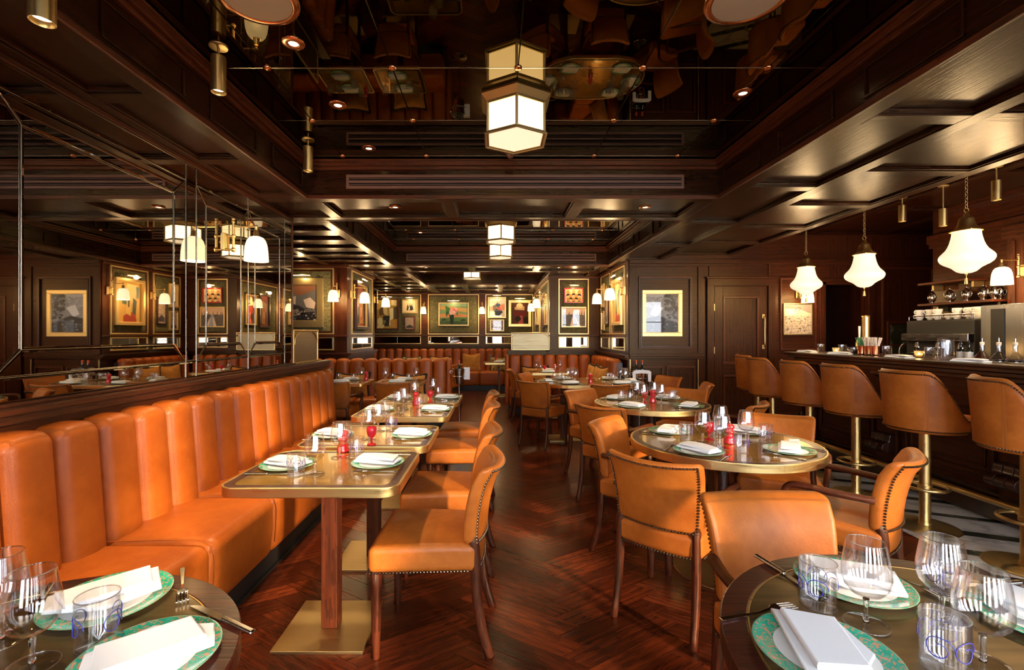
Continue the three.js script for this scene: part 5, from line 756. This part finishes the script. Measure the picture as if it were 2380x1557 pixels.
const cup = proto(); obj('cup_body', lathe([[0, 0], [0.022, 0], [0.024, 0.004], [0.038, 0.03], [0.042, 0.055], [0.04, 0.055], [0.034, 0.028], [0, 0.008]], 22), M.china, cup); obj('handle', tube([[0.038, 0.045, 0], [0.058, 0.045, 0], [0.058, 0.022, 0], [0.033, 0.022, 0]], 0.004, 12, 6), M.china, cup);
cup.children.forEach((m) => { m.geometry = m.geometry.clone().scale(1.05, 1.25, 1.05); }); let ci = 0; const cw = ['lower', 'upper'], cn = ['first', 'second', 'third', 'fourth', 'fifth', 'sixth', 'seventh']; [5.43, 5.32, 5.21, 5.10, 4.99, 4.88, 4.78].forEach((d, i) => { for (let k = 0; k < (i === 3 ? 1 : 2); k++) put(cup, 'coffee_cup', `${cw[k]} white coffee cup of the ${cn[i]} stack on the machine`, 'cup', 4.92 + 0.02 * (i % 2), d, 3.0 + ((ci++) % 3) * 0.15, 'cups on the espresso machine', 1.54 + k * 0.052); });
{ const t = thing('steel_cabinet', 'tall brushed steel unit at the right edge behind the bar', 'cabinet', 0, 0.92, 0); obj('body', span(4.72, 5.08, 0, 0.74, -4.56, -4.10, 0.008), M.steel, t); obj('dark_window', span(4.712, 4.72, 0.06, 0.7, -4.46, -4.34), M.black, t); }
{ const t = thing('twig_arrangement', 'dry dark twigs standing in a vase at the right of the bar', 'plant', 3.98, BH, 3.05); obj('vase', lathe([[0, 0], [0.04, 0], [0.05, 0.06], [0.03, 0.12], [0.035, 0.14], [0.032, 0.14], [0.046, 0.06], [0, 0.006]], 20), M.black, t); const tw = []; for (let k = 0; k < 26; k++) { const a = rnd() * 2 * PI, s = 0.05 + 0.13 * rnd(), h = 0.3 + 0.15 * rnd(); tw.push(tube([[0, 0.06, 0], [Math.sin(a) * s * 0.4, h * 0.6, Math.cos(a) * s * 0.4], [Math.sin(a) * s, h, Math.cos(a) * s]], 0.0022, 8, 4)); for (let j = 0; j < 5; j++) { const q = 0.6 + 0.08 * j; tw.push(ball(0.006, Math.sin(a) * s * q, h * (0.55 + 0.11 * j), Math.cos(a) * s * q, 5)); } } stuffKind(obj('twigs', tw, M.twig, t)); }

// ---------------------------------------------------------------- brass screens, coolers, cushions, odds and ends
function screen(label, x, d, turn, w, h, y) {
  const t = thing('brass_screen', label, 'screen', x, y, d, turn, 'brass divider screens');
  obj('frame', [tube([[-w / 2, 0, 0], [-w / 2, h / 2, 0], [-w / 2, h - 0.012, 0]], 0.012, 8, 10), tube([[w / 2, 0, 0], [w / 2, h / 2, 0], [w / 2, h - 0.012, 0]], 0.012, 8, 10), tube([[-w / 2 - 0.012, h - 0.012, 0], [0, h - 0.012, 0], [w / 2 + 0.012, h - 0.012, 0]], 0.012, 8, 10), span(-w / 2, w / 2, 0, 0.012, -0.012, 0.012)], M.brass, t);
  obj('sheet', span(-w / 2 + 0.012, w / 2 - 0.012, 0.012, h - 0.024, -0.004, 0.004, 0), M.brassSheet, t);
  for (const s of [-1, 1]) obj('corner_arc', tube([[s * (w / 2 - 0.02), h * 0.55, 0.008], [s * (w / 2 - 0.03), h * 0.75, 0.008], [s * (w / 2 - 0.07), h - 0.05, 0.008], [s * (w / 2 - 0.14), h - 0.03, 0.008]], 0.0045, 14, 6), M.brass, t);
}
screen('brass divider screen at the end of the mirrored wall', -1.9, 4.72, PI / 2, 0.60, 0.33, 1.1); screen('wide brass divider screen above the booth bench', 0.66, 8.68, 0, 0.70, 0.33, 1.09);
function cooler(label, x, d) {
  const t = thing('ice_bucket_stand', label, 'ice bucket', x, 0, d, 0, 'ice buckets'); obj('base', lathe([[0, 0.05], [0.015, 0.045], [0.03, 0.025], [0.11, 0.012], [0.12, 0.0]], 28), M.chrome, t); obj('pole', cyl(0.011, 0.011, 0.62, 12).translate(0, 0.03, 0), M.chrome, t);
  obj('ring', [new THREE.TorusGeometry(0.098, 0.006, 8, 28).rotateX(PI / 2).translate(0, 0.76, 0)], M.chrome, t); obj('bucket', lathe([[0, 0.64], [0.07, 0.64], [0.078, 0.65], [0.1, 0.86], [0.106, 0.868], [0.102, 0.872], [0.094, 0.86], [0.07, 0.66], [0, 0.655]], 30), M.chrome, t); obj('handle', [new THREE.TorusGeometry(0.02, 0.005, 6, 14).translate(0.118, 0.82, 0), new THREE.TorusGeometry(0.02, 0.005, 6, 14).translate(-0.118, 0.82, 0)], M.chrome, t);
}
const bottleP = proto(); obj('bottle_glass', lathe([[0, 0], [0.036, 0], [0.038, 0.01], [0.038, 0.18], [0.032, 0.205], [0.015, 0.225], [0.0135, 0.3], [0.0155, 0.302], [0.0155, 0.31], [0, 0.31]], 22), M.bottle, bottleP); obj('paper_label', lathe([[0.0382, 0.05], [0.0385, 0.052], [0.0385, 0.13], [0.0382, 0.132]], 22), M.label, bottleP); obj('foil_cap', lathe([[0.0142, 0.25], [0.0145, 0.3], [0.0162, 0.303], [0.0162, 0.312], [0, 0.313]], 14), M.foil, bottleP);
cooler('ice bucket on a chrome stand beside the free bench end', -0.53, 6.98); cooler('ice bucket with two bottles before the dark panelled corner', 2.05, 6.66);
place(bottleP, 'wine_bottle', 'dark wine bottle leaning in the ice bucket by the bench end', 'bottle', -0.53, 0.68, 6.98, 0, 'wine bottles'); place(bottleP, 'wine_bottle', 'wine bottle with orange cap in the corner ice bucket, left', 'bottle', 2.01, 0.70, 6.66, 0, 'wine bottles'); place(bottleP, 'wine_bottle', 'dark wine bottle in the corner ice bucket, right', 'bottle', 2.095, 0.70, 6.66, 0, 'wine bottles');
const towel = (l, x, d, s) => tag(obj('towel', [bend(rb(0.09, 0.18, 0.006, 0.003, 1, [4, 6, 1]), (v) => { v.z += 0.004 * Math.sin(v.x * 70); }).translate(x + s * 0.115, 0.80, -d + 0.03), rb(0.09, 0.008, 0.06, 0.004, 1).translate(x + s * 0.115, 0.886, -d + 0.005)], M.white), l, 'towel'); towel('white towel hanging over the bucket beside the bench end', -0.53, 6.98, 1);
tag(obj('towel', [bend(rb(0.23, 0.05, 0.012, 0.005, 2, [10, 2, 1]), (v) => { v.y -= 0.9 * v.x * v.x; }).translate(2.05, 0.86, -6.54), rb(0.045, 0.12, 0.01, 0.004, 1).translate(1.945, 0.80, -6.545), rb(0.045, 0.14, 0.01, 0.004, 1).translate(2.16, 0.79, -6.545)], M.white), 'white towel draped round the corner ice bucket', 'towel');
function cushion(label, x, y, d, turn, w, h, mat, fringe, tilt = 0.25) {
  const t = thing('cushion', label, 'cushion', x, y, d, turn, 'scatter cushions'); const g = bend(rb(w, h, 0.13, 0.06, 3, [8, 8, 1]), (v) => { const a = Math.abs(v.x) / (w / 2), b = Math.abs(v.y) / (h / 2), c = Math.max(a, b); v.z *= 1.0 - 0.72 * c * c; const p = a * a * b * b; v.x *= 1 + 0.10 * p - 0.05 * (1 - b * b) * a; v.y *= 1 + 0.18 * p - 0.10 * (1 - a * a) * b; });
  obj('cover', g.translate(0, h / 2, 0).rotateX(-tilt), mat, t);
  if (fringe) { const pts = []; const k = 10, C = [[-1, -1], [1, -1], [1, 1], [-1, 1]]; for (let s = 0; s < 4; s++) for (let i = 0; i < k; i++) { const a = C[s], b = C[(s + 1) % 4], q = i / k, X = a[0] + (b[0] - a[0]) * q, Y = a[1] + (b[1] - a[1]) * q, e = X * X * Y * Y; pts.push([X * w / 2 * (1 + 0.07 * e - (1 - Y * Y) * 0.05), h / 2 + Y * h / 2 * (1 + 0.14 * e - 0.10 * (1 - X * X)), 0]); } obj('fringe', tube(pts, 0.016, 80, 6, true).rotateX(-tilt), M.fringe, t); }
}
cushion('ochre cushion with dark fringe on the middle bench, left', -2.10, 0.46, 6.90, 0.05, 0.46, 0.34, M.velvet, true); cushion('ochre cushion with dark fringe on the middle bench, right', -1.27, 0.46, 6.89, -0.08, 0.48, 0.32, M.velvet, true);
cushion('plain ochre cushion at the middle of the back bench', -0.58, 0.46, 11.70, 0.05, 0.44, 0.44, M.velvet, false); cushion('patterned cushion on the back bench, left one', -2.08, 0.46, 11.70, 0, 0.46, 0.36, M.leafy, true); cushion('ochre cushion on the back bench behind the wine bottle', -1.38, 0.46, 11.70, 0, 0.46, 0.36, M.velvet, true); cushion('patterned cushion on the back bench, right one', 0.12, 0.46, 11.70, 0, 0.46, 0.36, M.leafy, true);
cushion('ochre cushion on the booth bench behind the booth table', 0.72, 0.46, 8.31, 0.05, 0.46, 0.34, M.velvet, true); cushion('ochre fringed cushion on the side bench, farther one', 1.58, 0.46, 7.75, -PI / 2 + 0.35, 0.42, 0.42, M.velvet, true); cushion('ochre fringed cushion on the side bench, nearer one', 1.58, 0.46, 7.28, -PI / 2 + 0.3, 0.42, 0.42, M.velvet, true);
{ const t = thing('wall_socket', 'white double wall socket low beneath the back bench', 'socket', 0.31, 0.2, 11.47); obj('face', rb(0.14, 0.085, 0.01, 0.004, 2), M.china, t); obj('switch', [bx(0.02, 0.02, 0.006, -0.03, 0.015, 0.006), bx(0.02, 0.02, 0.006, 0.03, 0.015, 0.006)], M.white, t); }
renderer.render(scene, camera);
